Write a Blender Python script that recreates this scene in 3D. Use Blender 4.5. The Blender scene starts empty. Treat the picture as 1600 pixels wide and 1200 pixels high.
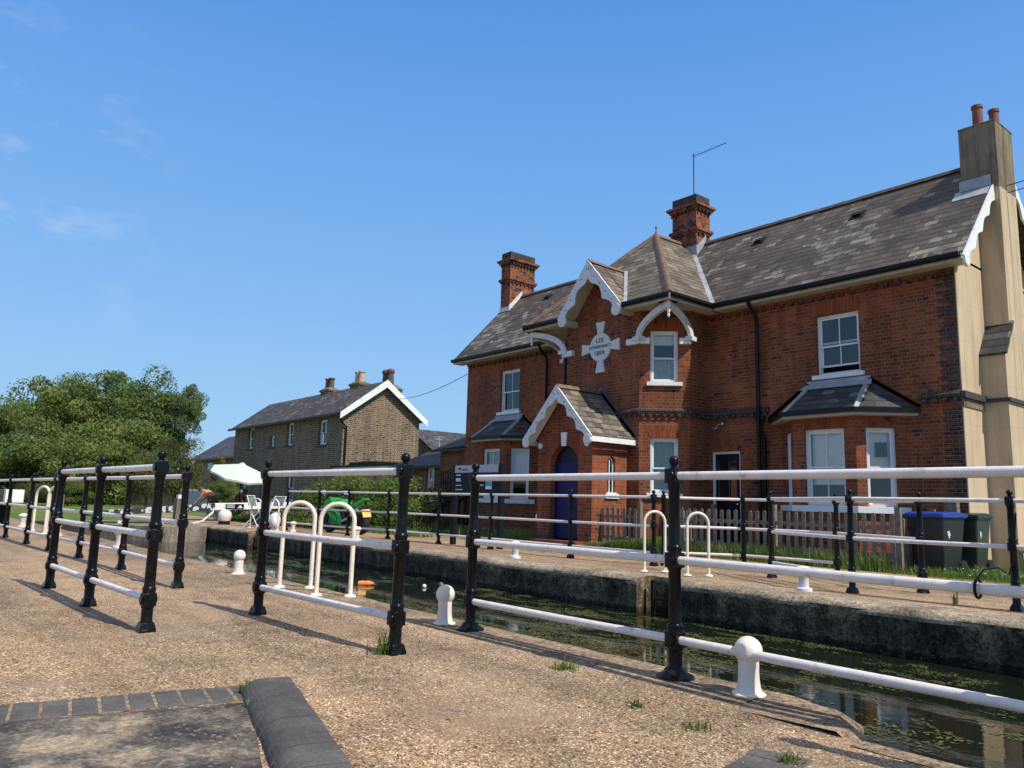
import bpy, math, random
import numpy as np
from math import sin, cos, pi, radians as R_, sqrt, atan2
from mathutils import Vector, Matrix, noise
random.seed(7); rng = np.random.default_rng(7)
S = bpy.context.scene
COL = S.collection
# ------------------------------------------------------------------ camera
def set_camera():
    yaw, pitch, roll, f = R_(50.7595), R_(8.8454), R_(1.6871), 1208.59
    cy, sy, cp, sp = cos(yaw), sin(yaw), cos(pitch), sin(pitch)
    fw = Vector((-sy*cp, cy*cp, sp)); r = Vector((cy, sy, 0)); u = r.cross(fw)
    c, s = cos(roll), sin(roll)
    r2 = c*r + s*u; u2 = -s*r + c*u
    cam = bpy.data.cameras.new('camera'); o = bpy.data.objects.new('camera', cam); COL.objects.link(o)
    m = Matrix((( r2.x, u2.x, -fw.x, 0), (r2.y, u2.y, -fw.y, 0), (r2.z, u2.z, -fw.z, 0.9), (0, 0, 0, 1)))
    o.matrix_world = m
    cam.sensor_width = 36; cam.lens = f/1600*36; cam.clip_end = 3000; cam.clip_start = 0.05
    S.camera = o
set_camera()
S.render.resolution_x, S.render.resolution_y = 1024, 768
SUN = Vector((0.80, 0.14, 1.0)).normalized()
W = bpy.data.worlds.new('World'); S.world = W; W.use_nodes = True
nt = W.node_tree; bg = nt.nodes['Background']; sky = nt.nodes.new('ShaderNodeTexSky')
sky.sky_type = 'NISHITA'; sky.sun_disc = False
sky.sun_elevation = math.asin(SUN.z); sky.sun_rotation = atan2(SUN.x, SUN.y)
sky.air_density = 1.35; sky.dust_density = 0.5; sky.ozone_density = 3.0; sky.altitude = 0
# the physical sky, pulled towards the clear even blue of the day, with a few faint wisps of cirrus
def _n(k, **kw):
    o = nt.nodes.new(k)
    for a, b in kw.items(): setattr(o, a, b)
    return o
tc = _n('ShaderNodeTexCoord'); sx = _n('ShaderNodeSeparateXYZ'); nt.links.new(tc.outputs['Generated'], sx.inputs[0])
rp = _n('ShaderNodeValToRGB'); nt.links.new(sx.outputs[2], rp.inputs[0]); cr = rp.color_ramp
for p_, c_ in ((0.0, (.42, .64, .90)), (.10, (.33, .595, .92)), (.28, (.220, .480, .90)), (.56, (.110, .320, .80)), (.72, (.045, .15, .48)), (1.0, (.022, .08, .30))):
    e_ = cr.elements.new(p_); e_.color = (*c_, 1)
cr.elements.remove(cr.elements[0]); cr.elements.remove(cr.elements[-1])
mp = _n('ShaderNodeMapping'); mp.inputs['Scale'].default_value = (1.2, 2.6, 6.5); mp.inputs['Rotation'].default_value = (0, .25, .4); nt.links.new(tc.outputs['Generated'], mp.inputs[0])
ns = _n('ShaderNodeTexNoise'); ns.inputs['Scale'].default_value = 3.1; ns.inputs['Detail'].default_value = 8; ns.inputs['Roughness'].default_value = .62; nt.links.new(mp.outputs[0], ns.inputs['Vector'])
cw = _n('ShaderNodeValToRGB'); cw.color_ramp.elements[0].position = .52; cw.color_ramp.elements[1].position = .72; cw.color_ramp.elements[1].color = (.30, .30, .30, 1); nt.links.new(ns.outputs[0], cw.inputs[0])
dt = _n('ShaderNodeVectorMath', operation='DOT_PRODUCT'); nt.links.new(tc.outputs['Generated'], dt.inputs[0]); dt.inputs[1].default_value = (-.945, .03, .33)
dr_ = _n('ShaderNodeMapRange'); nt.links.new(dt.outputs['Value'], dr_.inputs[0]); dr_.inputs[1].default_value = .972; dr_.inputs[2].default_value = .997
cm_ = _n('ShaderNodeMath', operation='MULTIPLY'); nt.links.new(cw.outputs[0], cm_.inputs[0]); nt.links.new(dr_.outputs[0], cm_.inputs[1])
mc = _n('ShaderNodeMix', data_type='RGBA'); nt.links.new(cm_.outputs[0], mc.inputs[0]); nt.links.new(rp.outputs[0], mc.inputs[6]); mc.inputs[7].default_value = (.80, .86, .95, 1)
sc_ = _n('ShaderNodeMix', data_type='RGBA', blend_type='MULTIPLY'); sc_.inputs[0].default_value = 1; nt.links.new(mc.outputs[2], sc_.inputs[6]); sc_.inputs[7].default_value = (10, 10, 10, 1)
mm = _n('ShaderNodeMix', data_type='RGBA'); mm.inputs[0].default_value = .93; nt.links.new(sky.outputs[0], mm.inputs[6]); nt.links.new(sc_.outputs[2], mm.inputs[7])
nt.links.new(mm.outputs[2], bg.inputs[0]); bg.inputs[1].default_value = 0.101
sl = bpy.data.lights.new('sun', 'SUN'); sl.energy = 5.0; sl.angle = R_(0.5); sl.color = (1.0, 0.94, 0.84)
so = bpy.data.objects.new('sun', sl); COL.objects.link(so)
so.rotation_euler = SUN.to_track_quat('Z', 'Y').to_euler()
S.view_settings.view_transform = 'Standard'; S.view_settings.look = 'None'
S.view_settings.exposure = 0.0; S.view_settings.gamma = 1.0

# ------------------------------------------------------------------ node helpers
class N:
    def __init__(s, name):
        s.m = bpy.data.materials.new(name); s.m.use_nodes = True; s.t = s.m.node_tree
        s.t.nodes.clear(); s.out = s.n('ShaderNodeOutputMaterial')
    def n(s, k, **kw):
        o = s.t.nodes.new(k)
        for a, b in kw.items(): setattr(o, a, b)
        return o
    def set(s, sock, v):
        if isinstance(v, bpy.types.NodeSocket): s.t.links.new(v, sock)
        else:
            if hasattr(sock.default_value, '__len__') and not hasattr(v, '__len__'): v = [v]*len(sock.default_value)
            if hasattr(v, '__len__') and len(v) == 3 and len(sock.default_value) == 4: v = (*v, 1)
            sock.default_value = v
    def math(s, op, a, b=0.0, c=None):
        o = s.n('ShaderNodeMath', operation=op); s.set(o.inputs[0], a); s.set(o.inputs[1], b)
        if c is not None: s.set(o.inputs[2], c)
        return o.outputs[0]
    def mix(s, f, a, b, mode='MIX'):
        o = s.n('ShaderNodeMix', data_type='RGBA', blend_type=mode)
        s.set(o.inputs[0], f); s.set(o.inputs[6], a); s.set(o.inputs[7], b); return o.outputs[2]
    def ramp(s, f, stops, interp='LINEAR'):
        o = s.n('ShaderNodeValToRGB'); cr = o.color_ramp; cr.interpolation = interp
        while len(cr.elements) < len(stops): cr.elements.new(0.5)
        for e, (p, c) in zip(cr.elements, stops):
            e.position = p; e.color = (*c, 1) if hasattr(c, '__len__') else (c, c, c, 1)
        s.set(o.inputs[0], f); return o.outputs[0]
    def coord(s, k='Object'):
        return s.n('ShaderNodeTexCoord').outputs[k]
    def pos(s): return s.n('ShaderNodeNewGeometry').outputs['Position']
    def noise(s, vec, scale, detail=3, rough=0.5, out=0):
        o = s.n('ShaderNodeTexNoise'); s.set(o.inputs['Vector'], vec); o.inputs['Scale'].default_value = scale
        o.inputs['Detail'].default_value = detail; o.inputs['Roughness'].default_value = rough; return o.outputs[out]
    def vor(s, vec, scale, feat='F1', out=0):
        o = s.n('ShaderNodeTexVoronoi', feature=feat); s.set(o.inputs['Vector'], vec); o.inputs['Scale'].default_value = scale
        return o.outputs[out]
    def mapping(s, vec, sc=(1, 1, 1), rot=(0, 0, 0)):
        o = s.n('ShaderNodeMapping'); s.set(o.inputs[0], vec); o.inputs['Scale'].default_value = sc
        o.inputs['Rotation'].default_value = rot; return o.outputs[0]
    def bump(s, h, st=0.3, dist=0.01):
        o = s.n('ShaderNodeBump'); s.set(o.inputs['Height'], h); o.inputs['Strength'].default_value = st
        o.inputs['Distance'].default_value = dist; return o.outputs[0]
    def bsdf(s, col, rough=0.6, normal=None, metal=0.0, spec=0.5, **kw):
        o = s.n('ShaderNodeBsdfPrincipled'); s.set(o.inputs['Base Color'], col); s.set(o.inputs['Roughness'], rough)
        s.set(o.inputs['Metallic'], metal); s.set(o.inputs['Specular IOR Level'], spec)
        if normal is not None: s.set(o.inputs['Normal'], normal)
        for a, b in kw.items(): s.set(o.inputs[a], b)
        s.t.links.new(o.outputs[0], s.out.inputs[0]); return o

def plain(name, c, rough=0.5, var=0.15, metal=0.0, spec=0.5, sc=6.0, bump=0.0, dirt=None):
    """painted / simple surface with real tonal variation"""
    g = N(name); p = g.pos()
    f = g.noise(p, sc, 5, 0.6)
    a = tuple(x*(1-var) for x in c); b = tuple(min(1, x*(1+var)) for x in c)
    col = g.ramp(f, [(0.3, a), (0.7, b)])
    if dirt:
        d = g.noise(p, sc*0.6+1.3, 8, 0.75)
        col = g.mix(g.ramp(d, [(0.56, 0.0), (0.68, 0.75)]), col, dirt)
    nb = g.bump(g.noise(p, 60, 4), bump, 0.004) if bump else None
    g.bsdf(col, g.ramp(f, [(0.3, max(0, rough-.08)), (0.7, min(1, rough+.08))]), nb, metal, spec)
    return g.m

def cellpat(g, w, h, mort, flemish=False, uvscale=1.0):
    """course pattern from metre UVs -> (joint mask, random value, random colour)"""
    uv = g.n('ShaderNodeUVMap'); uv.uv_map = 'UVMap'
    sx = g.n('ShaderNodeSeparateXYZ'); g.set(sx.inputs[0], uv.outputs[0])
    wob = g.math('MULTIPLY', g.math('SUBTRACT', g.noise(uv.outputs[0], 3.0, 2), 0.5), mort*1.2)
    u = sx.outputs[0]; v = g.math('ADD', sx.outputs[1], wob)
    vr = g.math('DIVIDE', v, h); row = g.math('FLOOR', vr); fv = g.math('FRACT', vr)
    par = g.math('FLOORED_MODULO', row, 2.0)
    per = w*1.5 if flemish else w
    ur = g.math('ADD', g.math('DIVIDE', u, per), g.math('MULTIPLY', par, 0.5)); col = g.math('FLOOR', ur); fu = g.math('FRACT', ur)
    du = g.math('MINIMUM', fu, g.math('SUBTRACT', 1.0, fu))
    if flemish:
        du = g.math('MINIMUM', du, g.math('ABSOLUTE', g.math('SUBTRACT', fu, 0.6667)))
        col = g.math('ADD', g.math('MULTIPLY', col, 2.0), g.math('GREATER_THAN', fu, 0.6667))
    du = g.math('MULTIPLY', du, per)
    dv = g.math('MULTIPLY', g.math('MINIMUM', fv, g.math('SUBTRACT', 1.0, fv)), h)
    d = g.math('MINIMUM', du, dv)
    mask = g.math('LESS_THAN', d, mort/2)
    cv = g.n('ShaderNodeCombineXYZ'); g.set(cv.inputs[0], col); g.set(cv.inputs[1], row)
    wn = g.n('ShaderNodeTexWhiteNoise', noise_dimensions='2D'); g.set(wn.inputs['Vector'], cv.outputs[0])
    return mask, wn.outputs[0], wn.outputs[1], uv.outputs[0], dv, fv, sx.outputs[1]

def brickmat(name, stops, mortar, blue=0.12, bluecol=(.03, .024, .028), soot=0.5, w=.225, h=.075, m=.011, flem=True, rot=False):
    g = N(name)
    mask, rnd, rcol, uv, dv, fv, vv = cellpat(g, w, h, m, flem)
    p = g.pos()
    big = g.noise(p, 0.9, 4, 0.6); mid = g.noise(p, 3.5, 5, 0.65)
    col = g.ramp(rnd, stops)
    # burnt / dark headers, gathered in patches
    sep = g.n('ShaderNodeSeparateColor'); g.set(sep.inputs[0], rcol)
    thr = g.math('ADD', g.math('MULTIPLY', g.ramp(mid, [(0.50, 0.0), (0.72, 1.0)]), 0.40), blue)
    isb = g.math('LESS_THAN', sep.outputs[1], thr)
    col = g.mix(isb, col, g.mix(sep.outputs[2], bluecol, tuple(x*2.2 for x in bluecol)))
    fine = g.noise(p, 45, 4, 0.7)
    col = g.mix(0.45, col, g.ramp(fine, [(0.3, 0.35), (0.7, 1.4)]), 'MULTIPLY')
    mc = g.mix(g.ramp(big, [(0.35, 0.0), (0.65, 1.0)]), mortar, tuple(x*0.55 for x in mortar))
    col = g.mix(mask, col, mc)
    stain = g.ramp(big, [(0.3, 1.0-soot*0.75), (0.62, 1.12)])
    streak = g.noise(g.mapping(p, (2.2, 2.2, 0.35)), 1.6, 5, 0.65)
    col = g.mix(1.0, col, stain, 'MULTIPLY')
    col = g.mix(0.6, col, g.ramp(streak, [(0.32, 0.45), (0.55, 1.05)]), 'MULTIPLY')
    hh = g.math('SUBTRACT', g.math('MULTIPLY', fine, 0.35), g.math('MULTIPLY', mask, 0.8))
    g.bsdf(col, 0.88, g.bump(hh, 0.55, 0.008), spec=0.25)
    return g.m

def slatemat(name, stops, lichen=0.0, w=.26, h=.19, pale=(.42, .40, .31), moss=(.20, .18, .12)):
    g = N(name)
    mask, rnd, rcol, uv, dv, fv, vv = cellpat(g, w, h, .008)
    p = g.pos(); mid = g.noise(p, 0.55, 3, 0.6); fine = g.noise(p, 30, 5, 0.7); med = g.noise(p, 6, 5, 0.7)
    col = g.ramp(rnd, stops)
    sep = g.n('ShaderNodeSeparateColor'); g.set(sep.inputs[0], rcol)
    thr = g.math('MULTIPLY', g.ramp(mid, [(0.47, 0.0), (0.62, 1.0)]), lichen)
    thr = g.math('ADD', thr, lichen*0.05)
    isp = g.math('LESS_THAN', sep.outputs[1], thr)
    col = g.mix(g.math('MULTIPLY', isp, g.ramp(med, [(0.38, 0.35), (0.55, 1.0)])), col, g.mix(sep.outputs[2], pale, tuple(x*0.6 for x in pale)))
    spots = g.ramp(g.noise(p, 14, 7, 0.8), [(0.56, 0.0), (0.66, 0.8)])
    col = g.mix(g.math('MULTIPLY', spots, g.ramp(g.noise(p, 1.3, 3), [(0.4, 0.1), (0.6, 0.9)])), col, moss)
    col = g.mix(0.5, col, g.ramp(fine, [(0.3, 0.4), (0.7, 1.35)]), 'MULTIPLY')
    col = g.mix(0.7, col, g.ramp(g.noise(p, 1.6, 5, 0.7), [(0.3, 0.38), (0.65, 1.18)]), 'MULTIPLY')
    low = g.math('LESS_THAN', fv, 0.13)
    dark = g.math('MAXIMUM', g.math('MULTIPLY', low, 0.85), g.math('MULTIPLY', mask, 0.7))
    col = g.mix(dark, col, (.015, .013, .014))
    hh = g.math('ADD', g.math('MULTIPLY', g.math('SUBTRACT', 1.0, fv), 1.0), g.math('MULTIPLY', fine, 0.2))
    hh = g.math('ADD', hh, g.math('MULTIPLY', rnd, 0.35))
    g.bsdf(col, g.ramp(rnd, [(0, .58), (1, .78)]), g.bump(hh, 0.8, 0.012), spec=0.25)
    return g.m

M = {}
M['brick'] = brickmat('red_brick', [(0, (.19, .050, .023)), (.35, (.27, .070, .029)), (.7, (.345, .092, .036)), (1, (.235, .070, .034))], (.36, .225, .14), blue=-.07, soot=.62)
M['brick_rub'] = brickmat('orange_rubbed_brick', [(0, (.21, .054, .023)), (.5, (.35, .088, .034)), (1, (.27, .082, .038))], (.12, .055, .033), blue=-.1, soot=.3, w=.075, h=.30, m=.006, flem=False)
M['brick_dark'] = brickmat('sooty_brick', [(0, (.035, .026, .026)), (.5, (.07, .045, .038)), (1, (.13, .05, .032))], (.22, .19, .15), blue=.3, soot=.5)
M['brick_chim'] = brickmat('chimney_brick', [(0, (.22, .055, .028)), (.5, (.40, .11, .045)), (1, (.33, .11, .055))], (.24, .17, .12), blue=.16, soot=.7)
M['stock'] = brickmat('stock_brick', [(0, (.095, .062, .040)), (.4, (.195, .128, .078)), (.75, (.15, .096, .060)), (1, (.07, .048, .035))], (.47, .37, .25), blue=.06, bluecol=(.04, .028, .022), soot=.25, w=.29, h=.10, m=.026)
M['stock2'] = brickmat('tan_brick', [(0, (.30, .19, .09)), (1, (.46, .31, .16))], (.4, .33, .22), blue=.03, soot=.2)
M['slate'] = slatemat('weathered_slate', [(0, (.070, .055, .046)), (.5, (.120, .098, .082)), (.8, (.105, .075, .062)), (1, (.170, .140, .112))], 0.50, pale=(.32, .285, .225))
M['slate_old'] = slatemat('mossy_slate', [(0, (.10, .080, .060)), (.6, (.170, .138, .102)), (1, (.22, .185, .138))], 0.5, pale=(.32, .285, .215))
M['slate_dark'] = slatemat('dark_slate', [(0, (.048, .047, .052)), (1, (.105, .10, .102))], 0.25, pale=(.24, .23, .19))
M['slate_cot'] = slatemat('brown_slate', [(0, (.058, .047, .040)), (1, (.11, .09, .074))], 0.35, pale=(.26, .24, .20))
M['white'] = plain('white_paint', (.78, .78, .76), .45, .05, dirt=(.45, .43, .38), sc=4)
M['white_old'] = plain('weathered_white_paint', (.66, .66, .64), .55, .10, dirt=(.26, .25, .22), sc=7, bump=.2)
M['cream'] = plain('soffit_paint', (.50, .46, .38), .6, .12, dirt=(.3, .26, .2))
M['rail_white'] = plain('rail_white_paint', (.74, .685, .63), .42, .09, dirt=(.36, .29, .23), sc=14, bump=.12)
M['hoop_cream'] = plain('hoop_cream_paint', (.80, .70, .56), .45, .08, dirt=(.52, .38, .26), sc=12, bump=.2)
M['bollard'] = plain('bollard_paint', (.76, .66, .56), .5, .06, dirt=(.55, .47, .40), sc=14, bump=.25)
M['black_gloss'] = plain('black_gloss_paint', (.0045, .0045, .005), .26, .3, sc=24, bump=.3, spec=.25, dirt=(.028, .022, .019))
M['black_gutter'] = plain('black_gutter_paint', (.006, .006, .007), .35, .3, sc=8, spec=.25)
M['black'] = plain('matt_black', (.008, .008, .009), .6, .3, spec=.25)
M['lead'] = plain('lead_flashing', (.34, .35, .36), .5, .25, sc=5, dirt=(.14, .14, .15))
M['lead_dark'] = plain('dark_lead', (.09, .10, .115), .5, .25, sc=5)
M['tile_dark'] = plain('dark_ridge_tile', (.075, .05, .042), .8, .35, sc=7, bump=.4, dirt=(.16, .14, .10))
M['tile_red'] = plain('terracotta_ridge', (.16, .095, .06), .8, .35, sc=7, bump=.4, dirt=(.30, .25, .16))
M['terracotta'] = plain('terracotta_pot', (.19, .065, .045), .75, .3, sc=7, bump=.2, dirt=(.10, .06, .05))
M['buff_pot'] = plain('buff_pot', (.55, .42, .26), .75, .2, sc=4, dirt=(.25, .2, .15))
M['pot_dark'] = plain('sooty_pot', (.10, .075, .055), .8, .3, sc=4)
M['curtain'] = plain('net_curtain', (.52, .53, .50), .9, .15, sc=9)
M['curtain_green'] = plain('pale_green_curtain', (.36, .47, .44), .9, .15, sc=9)
M['blind'] = plain('pale_blind', (.88, .87, .84), .8, .06)
M['navy'] = plain('navy_door_paint', (.010, .010, .085), .45, .2, sc=12, spec=.25)
M['navy_dark'] = plain('dark_navy_door_paint', (.004, .004, .014), .4, .2, spec=.25)
M['wood_grey'] = plain('weathered_timber', (.20, .15, .115), .85, .35, sc=16, bump=.5, dirt=(.06, .05, .045))
M['wood_pale'] = plain('pale_timber', (.40, .31, .20), .8, .25, sc=12, bump=.3)
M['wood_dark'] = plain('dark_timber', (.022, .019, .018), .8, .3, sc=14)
M['sill_dark'] = plain('dark_sill', (.05, .045, .045), .7, .3)
M['bin_black'] = plain('bin_plastic_black', (.016, .017, .019), .42, .2, sc=8)
M['bin_green'] = plain('bin_plastic_dark_green', (.022, .030, .024), .45, .2, sc=8)
M['bin_blue'] = plain('bin_lid_blue', (.012, .045, .30), .4, .15)
M['rubber'] = plain('rubber', (.009, .009, .009), .75, .2)
M['moto_green'] = plain('motorcycle_green', (.015, .36, .025), .22, .1)
M['moto_dgreen'] = plain('motorcycle_dark_green', (.008, .11, .018), .3, .1)
M['plate'] = plain('yellow_plate', (.85, .42, .015), .5, .05)
M['chrome'] = plain('bare_metal', (.55, .56, .58), .3, .1, metal=.9)
M['mirror'] = plain('mirror_glass', (.70, .80, .85), .08, .05, metal=1.0)
M['mint'] = plain('mint_canvas', (.52, .62, .49), .8, .06, sc=2)
M['skin'] = plain('skin', (.45, .22, .14), .6, .1)
M['skin2'] = plain('tanned_skin', (.30, .13, .08), .6, .1)
M['orange'] = plain('coral_shirt', (.78, .24, .12), .85, .1)
M['maroon'] = plain('maroon_shirt', (.13, .035, .03), .85, .2)
M['olive'] = plain('olive_shorts', (.10, .075, .045), .85, .2)
M['hair'] = plain('brown_hair', (.09, .04, .022), .8, .2)
M['chair_grey'] = plain('chair_fabric', (.20, .21, .22), .8, .2)
M['sign_grey'] = plain('sign_header_grey', (.42, .44, .47), .5, .05)
M['sign_navy'] = plain('sign_panel_navy', (.006, .008, .014), .5, .1, spec=.2)
M['sign_cyan'] = plain('poster_cyan', (.03, .35, .55), .6, .1)
M['letter'] = plain('black_lettering', (.03, .03, .03), .6, .1)
M['orange_litter'] = plain('orange_plastic', (.85, .28, .06), .4, .1)
M['white_litter'] = plain('white_plastic', (.7, .66, .6), .5, .1)
M['grey_fence'] = plain('grey_green_fence', (.40, .43, .41), .75, .15, sc=9)

def pebbly():
    g = N('exposed_aggregate'); p = g.pos()
    w = g.mix(0.5, p, g.noise(p, 40, 2, out=1), 'LINEAR_LIGHT')
    v1 = g.n('ShaderNodeTexVoronoi'); g.set(v1.inputs['Vector'], p); v1.inputs['Scale'].default_value = 92
    v2 = g.n('ShaderNodeTexVoronoi'); g.set(v2.inputs['Vector'], p); v2.inputs['Scale'].default_value = 165
    s1 = g.n('ShaderNodeSeparateColor'); g.set(s1.inputs[0], v1.outputs['Color'])
    s2 = g.n('ShaderNodeSeparateColor'); g.set(s2.inputs[0], v2.outputs['Color'])
    st = [(0, (.07, .042, .022)), (.18, (.235, .148, .078)), (.5, (.43, .280, .158)), (.76, (.52, .348, .200)), (.9, (.72, .53, .335)), (1, (.90, .78, .60))]
    c1 = g.ramp(s1.outputs[0], st); c2 = g.ramp(s2.outputs[1], st)
    c = g.mix(g.math('GREATER_THAN', s1.outputs[2], 0.55), c2, c1)
    edge = g.ramp(v1.outputs['Distance'], [(0.30, 1.0), (0.62, 0.50)])
    c = g.mix(0.8, c, edge, 'MULTIPLY')
    big = g.noise(p, 0.45, 6, 0.65); med = g.noise(p, 2.6, 6, 0.7)
    c = g.mix(1.0, c, g.ramp(big, [(0.3, (.66, .64, .62)), (0.5, (1, 1, 1)), (0.68, (1.22, 1.15, 1.1))]), 'MULTIPLY')
    c = g.mix(0.8, c, g.ramp(med, [(0.30, (.50, .50, .50)), (0.5, (1, 1, 1)), (.7, (1.2, 1.17, 1.13))]), 'MULTIPLY')
    # worn dusty patches where the binder shows
    worn = g.ramp(g.noise(p, 0.8, 7, 0.7), [(0.52, 0.0), (0.68, 0.6)])
    c = g.mix(worn, c, (.40, .265, .16))
    grey = g.ramp(g.noise(g.mapping(p, (.35, .9, 1)), 1.1, 8, .7), [(.50, 0.0), (.66, .55)])   # trodden, greyed ground
    c = g.mix(g.math('MULTIPLY', grey, g.ramp(s2.outputs[2], [(0, .4), (1, 1.0)])), c, (.27, .215, .155))
    trk = g.ramp(g.noise(g.mapping(p, (.12, 1.6, 1), (0, 0, .06)), 1.0, 5, .6), [(.36, .72), (.52, 1.0), (.66, 1.12)])
    c = g.mix(1.0, c, trk, 'MULTIPLY')
    hh = g.math('MULTIPLY', g.math('SUBTRACT', 1.0, v1.outputs['Distance']), 1.0)
    g.bsdf(c, .85, g.bump(hh, 0.55, 0.006), spec=0.3)
    return g.m
M['gravel'] = pebbly()

def concrete(name, c, dark, amt=0.5, vert=False, moss=None):
    g = N(name); p = g.pos()
    q = g.mapping(p, (1.6, 1.6, .4)) if vert else p
    a = g.noise(q, 2.2, 8, 0.7); b = g.noise(p, 26, 6, 0.75); d = g.noise(p, 0.7, 4)
    col = g.mix(g.ramp(a, [(0.5-amt*.3, 1.0), (0.5+amt*.2+.04, 0.0)]), c, dark)
    col = g.mix(0.9, col, g.ramp(b, [(0.36, .22), (0.64, 1.7)]), 'MULTIPLY')
    v = g.vor(p, 150, out=1); sv = g.n('ShaderNodeSeparateColor'); g.set(sv.inputs[0], v)
    col = g.mix(g.math('MULTIPLY', g.math('GREATER_THAN', sv.outputs[0], .84), 0.35), col, tuple(min(1, x*1.7) for x in c))
    if moss: col = g.mix(g.ramp(g.noise(p, 3, 6, .7), [(.5, 0), (.62, .8)]), col, moss)
    g.bsdf(col, .9, g.bump(b, .6, .01), spec=.2)
    return g.m
M['coping'] = concrete('coping_concrete', (.33, .235, .15), (.12, .088, .06), .45)
M['coping_far'] = concrete('far_coping_concrete', (.42, .33, .23), (.10, .078, .055), .6)
def lockwall_mat():
    g = N('stained_lock_wall'); p = g.pos(); sp = g.n('ShaderNodeSeparateXYZ'); g.set(sp.inputs[0], p)
    a = g.noise(g.mapping(p, (1.3, 1.3, .5)), 2.4, 8, .72); b = g.noise(p, 30, 6, .8); m = g.noise(p, 7, 6, .75)
    c = g.ramp(a, [(.34, (.016, .013, .010)), (.48, (.070, .054, .036)), (.62, (.17, .128, .082))])
    c = g.mix(.9, c, g.ramp(b, [(.38, .15), (.62, 1.9)]), 'MULTIPLY'); c = g.mix(.8, c, g.ramp(m, [(.38, .35), (.6, 1.4)]), 'MULTIPLY')
    t = g.math('DIVIDE', g.math('ADD', sp.outputs[2], g.math('ADD', .44, g.math('MULTIPLY', g.math('SUBTRACT', m, .5), .12))), .42)
    c = g.mix(1.0, c, g.ramp(t, [(0, (.28, .30, .26)), (.14, (.35, .36, .30)), (.20, (1.0, .98, .9)), (.55, (.8, .8, .8)), (.85, (1.7, 1.55, 1.35))]), 'MULTIPLY')
    v = g.vor(p, 90, out=1); sv = g.n('ShaderNodeSeparateColor'); g.set(sv.inputs[0], v)
    c = g.mix(g.math('MULTIPLY', g.math('GREATER_THAN', sv.outputs[0], .955), .35), c, (.30, .24, .17))
    jx = g.math('ABSOLUTE', g.math('SUBTRACT', g.math('FRACT', g.math('DIVIDE', g.math('ADD', sp.outputs[0], g.math('MULTIPLY', m, .05)), 2.35)), .5))
    c = g.mix(g.math('MULTIPLY', g.math('LESS_THAN', jx, .004), .5), c, (.13, .11, .085))
    g.bsdf(c, .9, g.bump(b, .7, .012), spec=.2); return g.m
M['lockwall'] = lockwall_mat()
M['lockwall_old'] = concrete('mossy_lock_wall', (.125, .094, .058), (.012, .010, .008), .8, True)
M['lockwall2'] = concrete('pale_quay_wall', (.30, .25, .19), (.09, .08, .06), .4, True)
M['patch'] = concrete('worn_screed', (.37, .29, .19), (.055, .047, .042), .85)
M['render'] = None
def render_mat():
    g = N('cream_render'); p = g.pos()
    c = g.ramp(g.noise(p, 1.1, 6, .6), [(.3, (.50, .385, .255)), (.7, (.60, .465, .315))])
    st = g.noise(g.mapping(p, (5, 5, .35)), 1.0, 6, .65)
    c = g.mix(0.8, c, g.ramp(st, [(.33, (.70, .67, .63)), (.52, (1.02, 1.02, 1.02))]), 'MULTIPLY')
    f = g.noise(p, 70, 4, .7)
    c = g.mix(.35, c, g.ramp(f, [(.3, .6), (.7, 1.3)]), 'MULTIPLY')
    sp = g.n('ShaderNodeSeparateXYZ'); g.set(sp.inputs[0], p)   # hairline cracks along the bed joints
    zz = g.math('ADD', sp.outputs[2], g.math('MULTIPLY', g.noise(p, 1.4, 5), .16))
    fr_ = g.math('ABSOLUTE', g.math('SUBTRACT', g.math('FRACT', g.math('DIVIDE', zz, .77)), .5))
    c = g.mix(g.math('MULTIPLY', g.math('LESS_THAN', fr_, .005), .3), c, (.16, .11, .07))
    g.bsdf(c, .9, g.bump(f, .3, .004), spec=.2); return g.m
M['render'] = render_mat()
def render_grey():
    g = N('grey_cement_render'); p = g.pos()
    c = g.ramp(g.noise(p, 2, 6, .65), [(.3, (.17, .13, .09)), (.7, (.30, .235, .165))])
    st = g.noise(g.mapping(p, (6, 6, .5)), 1.2, 6, .65)
    c = g.mix(.8, c, g.ramp(st, [(.35, .35), (.55, 1.0)]), 'MULTIPLY')
    g.bsdf(c, .92, g.bump(g.noise(p, 60, 4), .4, .004), spec=.2); return g.m
M['render_grey'] = render_grey()

def water_mat():
    g = N('canal_water'); p = g.pos()
    h = g.noise(g.mapping(p, (1, 2.2, 1)), 5, 3, .5)
    o = g.bsdf((.008, .012, .006), .03, g.bump(h, .05, .02), spec=.5)
    o.inputs['IOR'].default_value = 1.33
    return g.m
M['water'] = water_mat()
def leafmat(name, cols, sc=.7, trans=.3, fine=9.0):
    g = N(name); p = g.pos()
    a = g.noise(p, sc, 4, .6); b = g.noise(p, fine, 2, .5)
    f = g.math('ADD', g.math('MULTIPLY', a, .62), g.math('MULTIPLY', b, .38))
    n = len(cols); col = g.ramp(f, [(.33+.34*i/(n-1), c) for i, c in enumerate(cols)])
    d = g.n('ShaderNodeBsdfPrincipled'); g.set(d.inputs['Base Color'], col); d.inputs['Roughness'].default_value = .5
    d.inputs['Specular IOR Level'].default_value = .25
    t = g.n('ShaderNodeBsdfTranslucent'); g.set(t.inputs[0], g.mix(.5, col, (.25, .32, .03)))
    mx = g.n('ShaderNodeMixShader'); mx.inputs[0].default_value = min(.5, trans*1.3)
    g.t.links.new(d.outputs[0], mx.inputs[1]); g.t.links.new(t.outputs[0], mx.inputs[2]); g.t.links.new(mx.outputs[0], g.out.inputs[0])
    return g.m
M['leaf_a'] = leafmat('ash_leaf', [(.035, .064, .018), (.11, .165, .042), (.21, .255, .068), (.38, .35, .13)], sc=.8)
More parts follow.
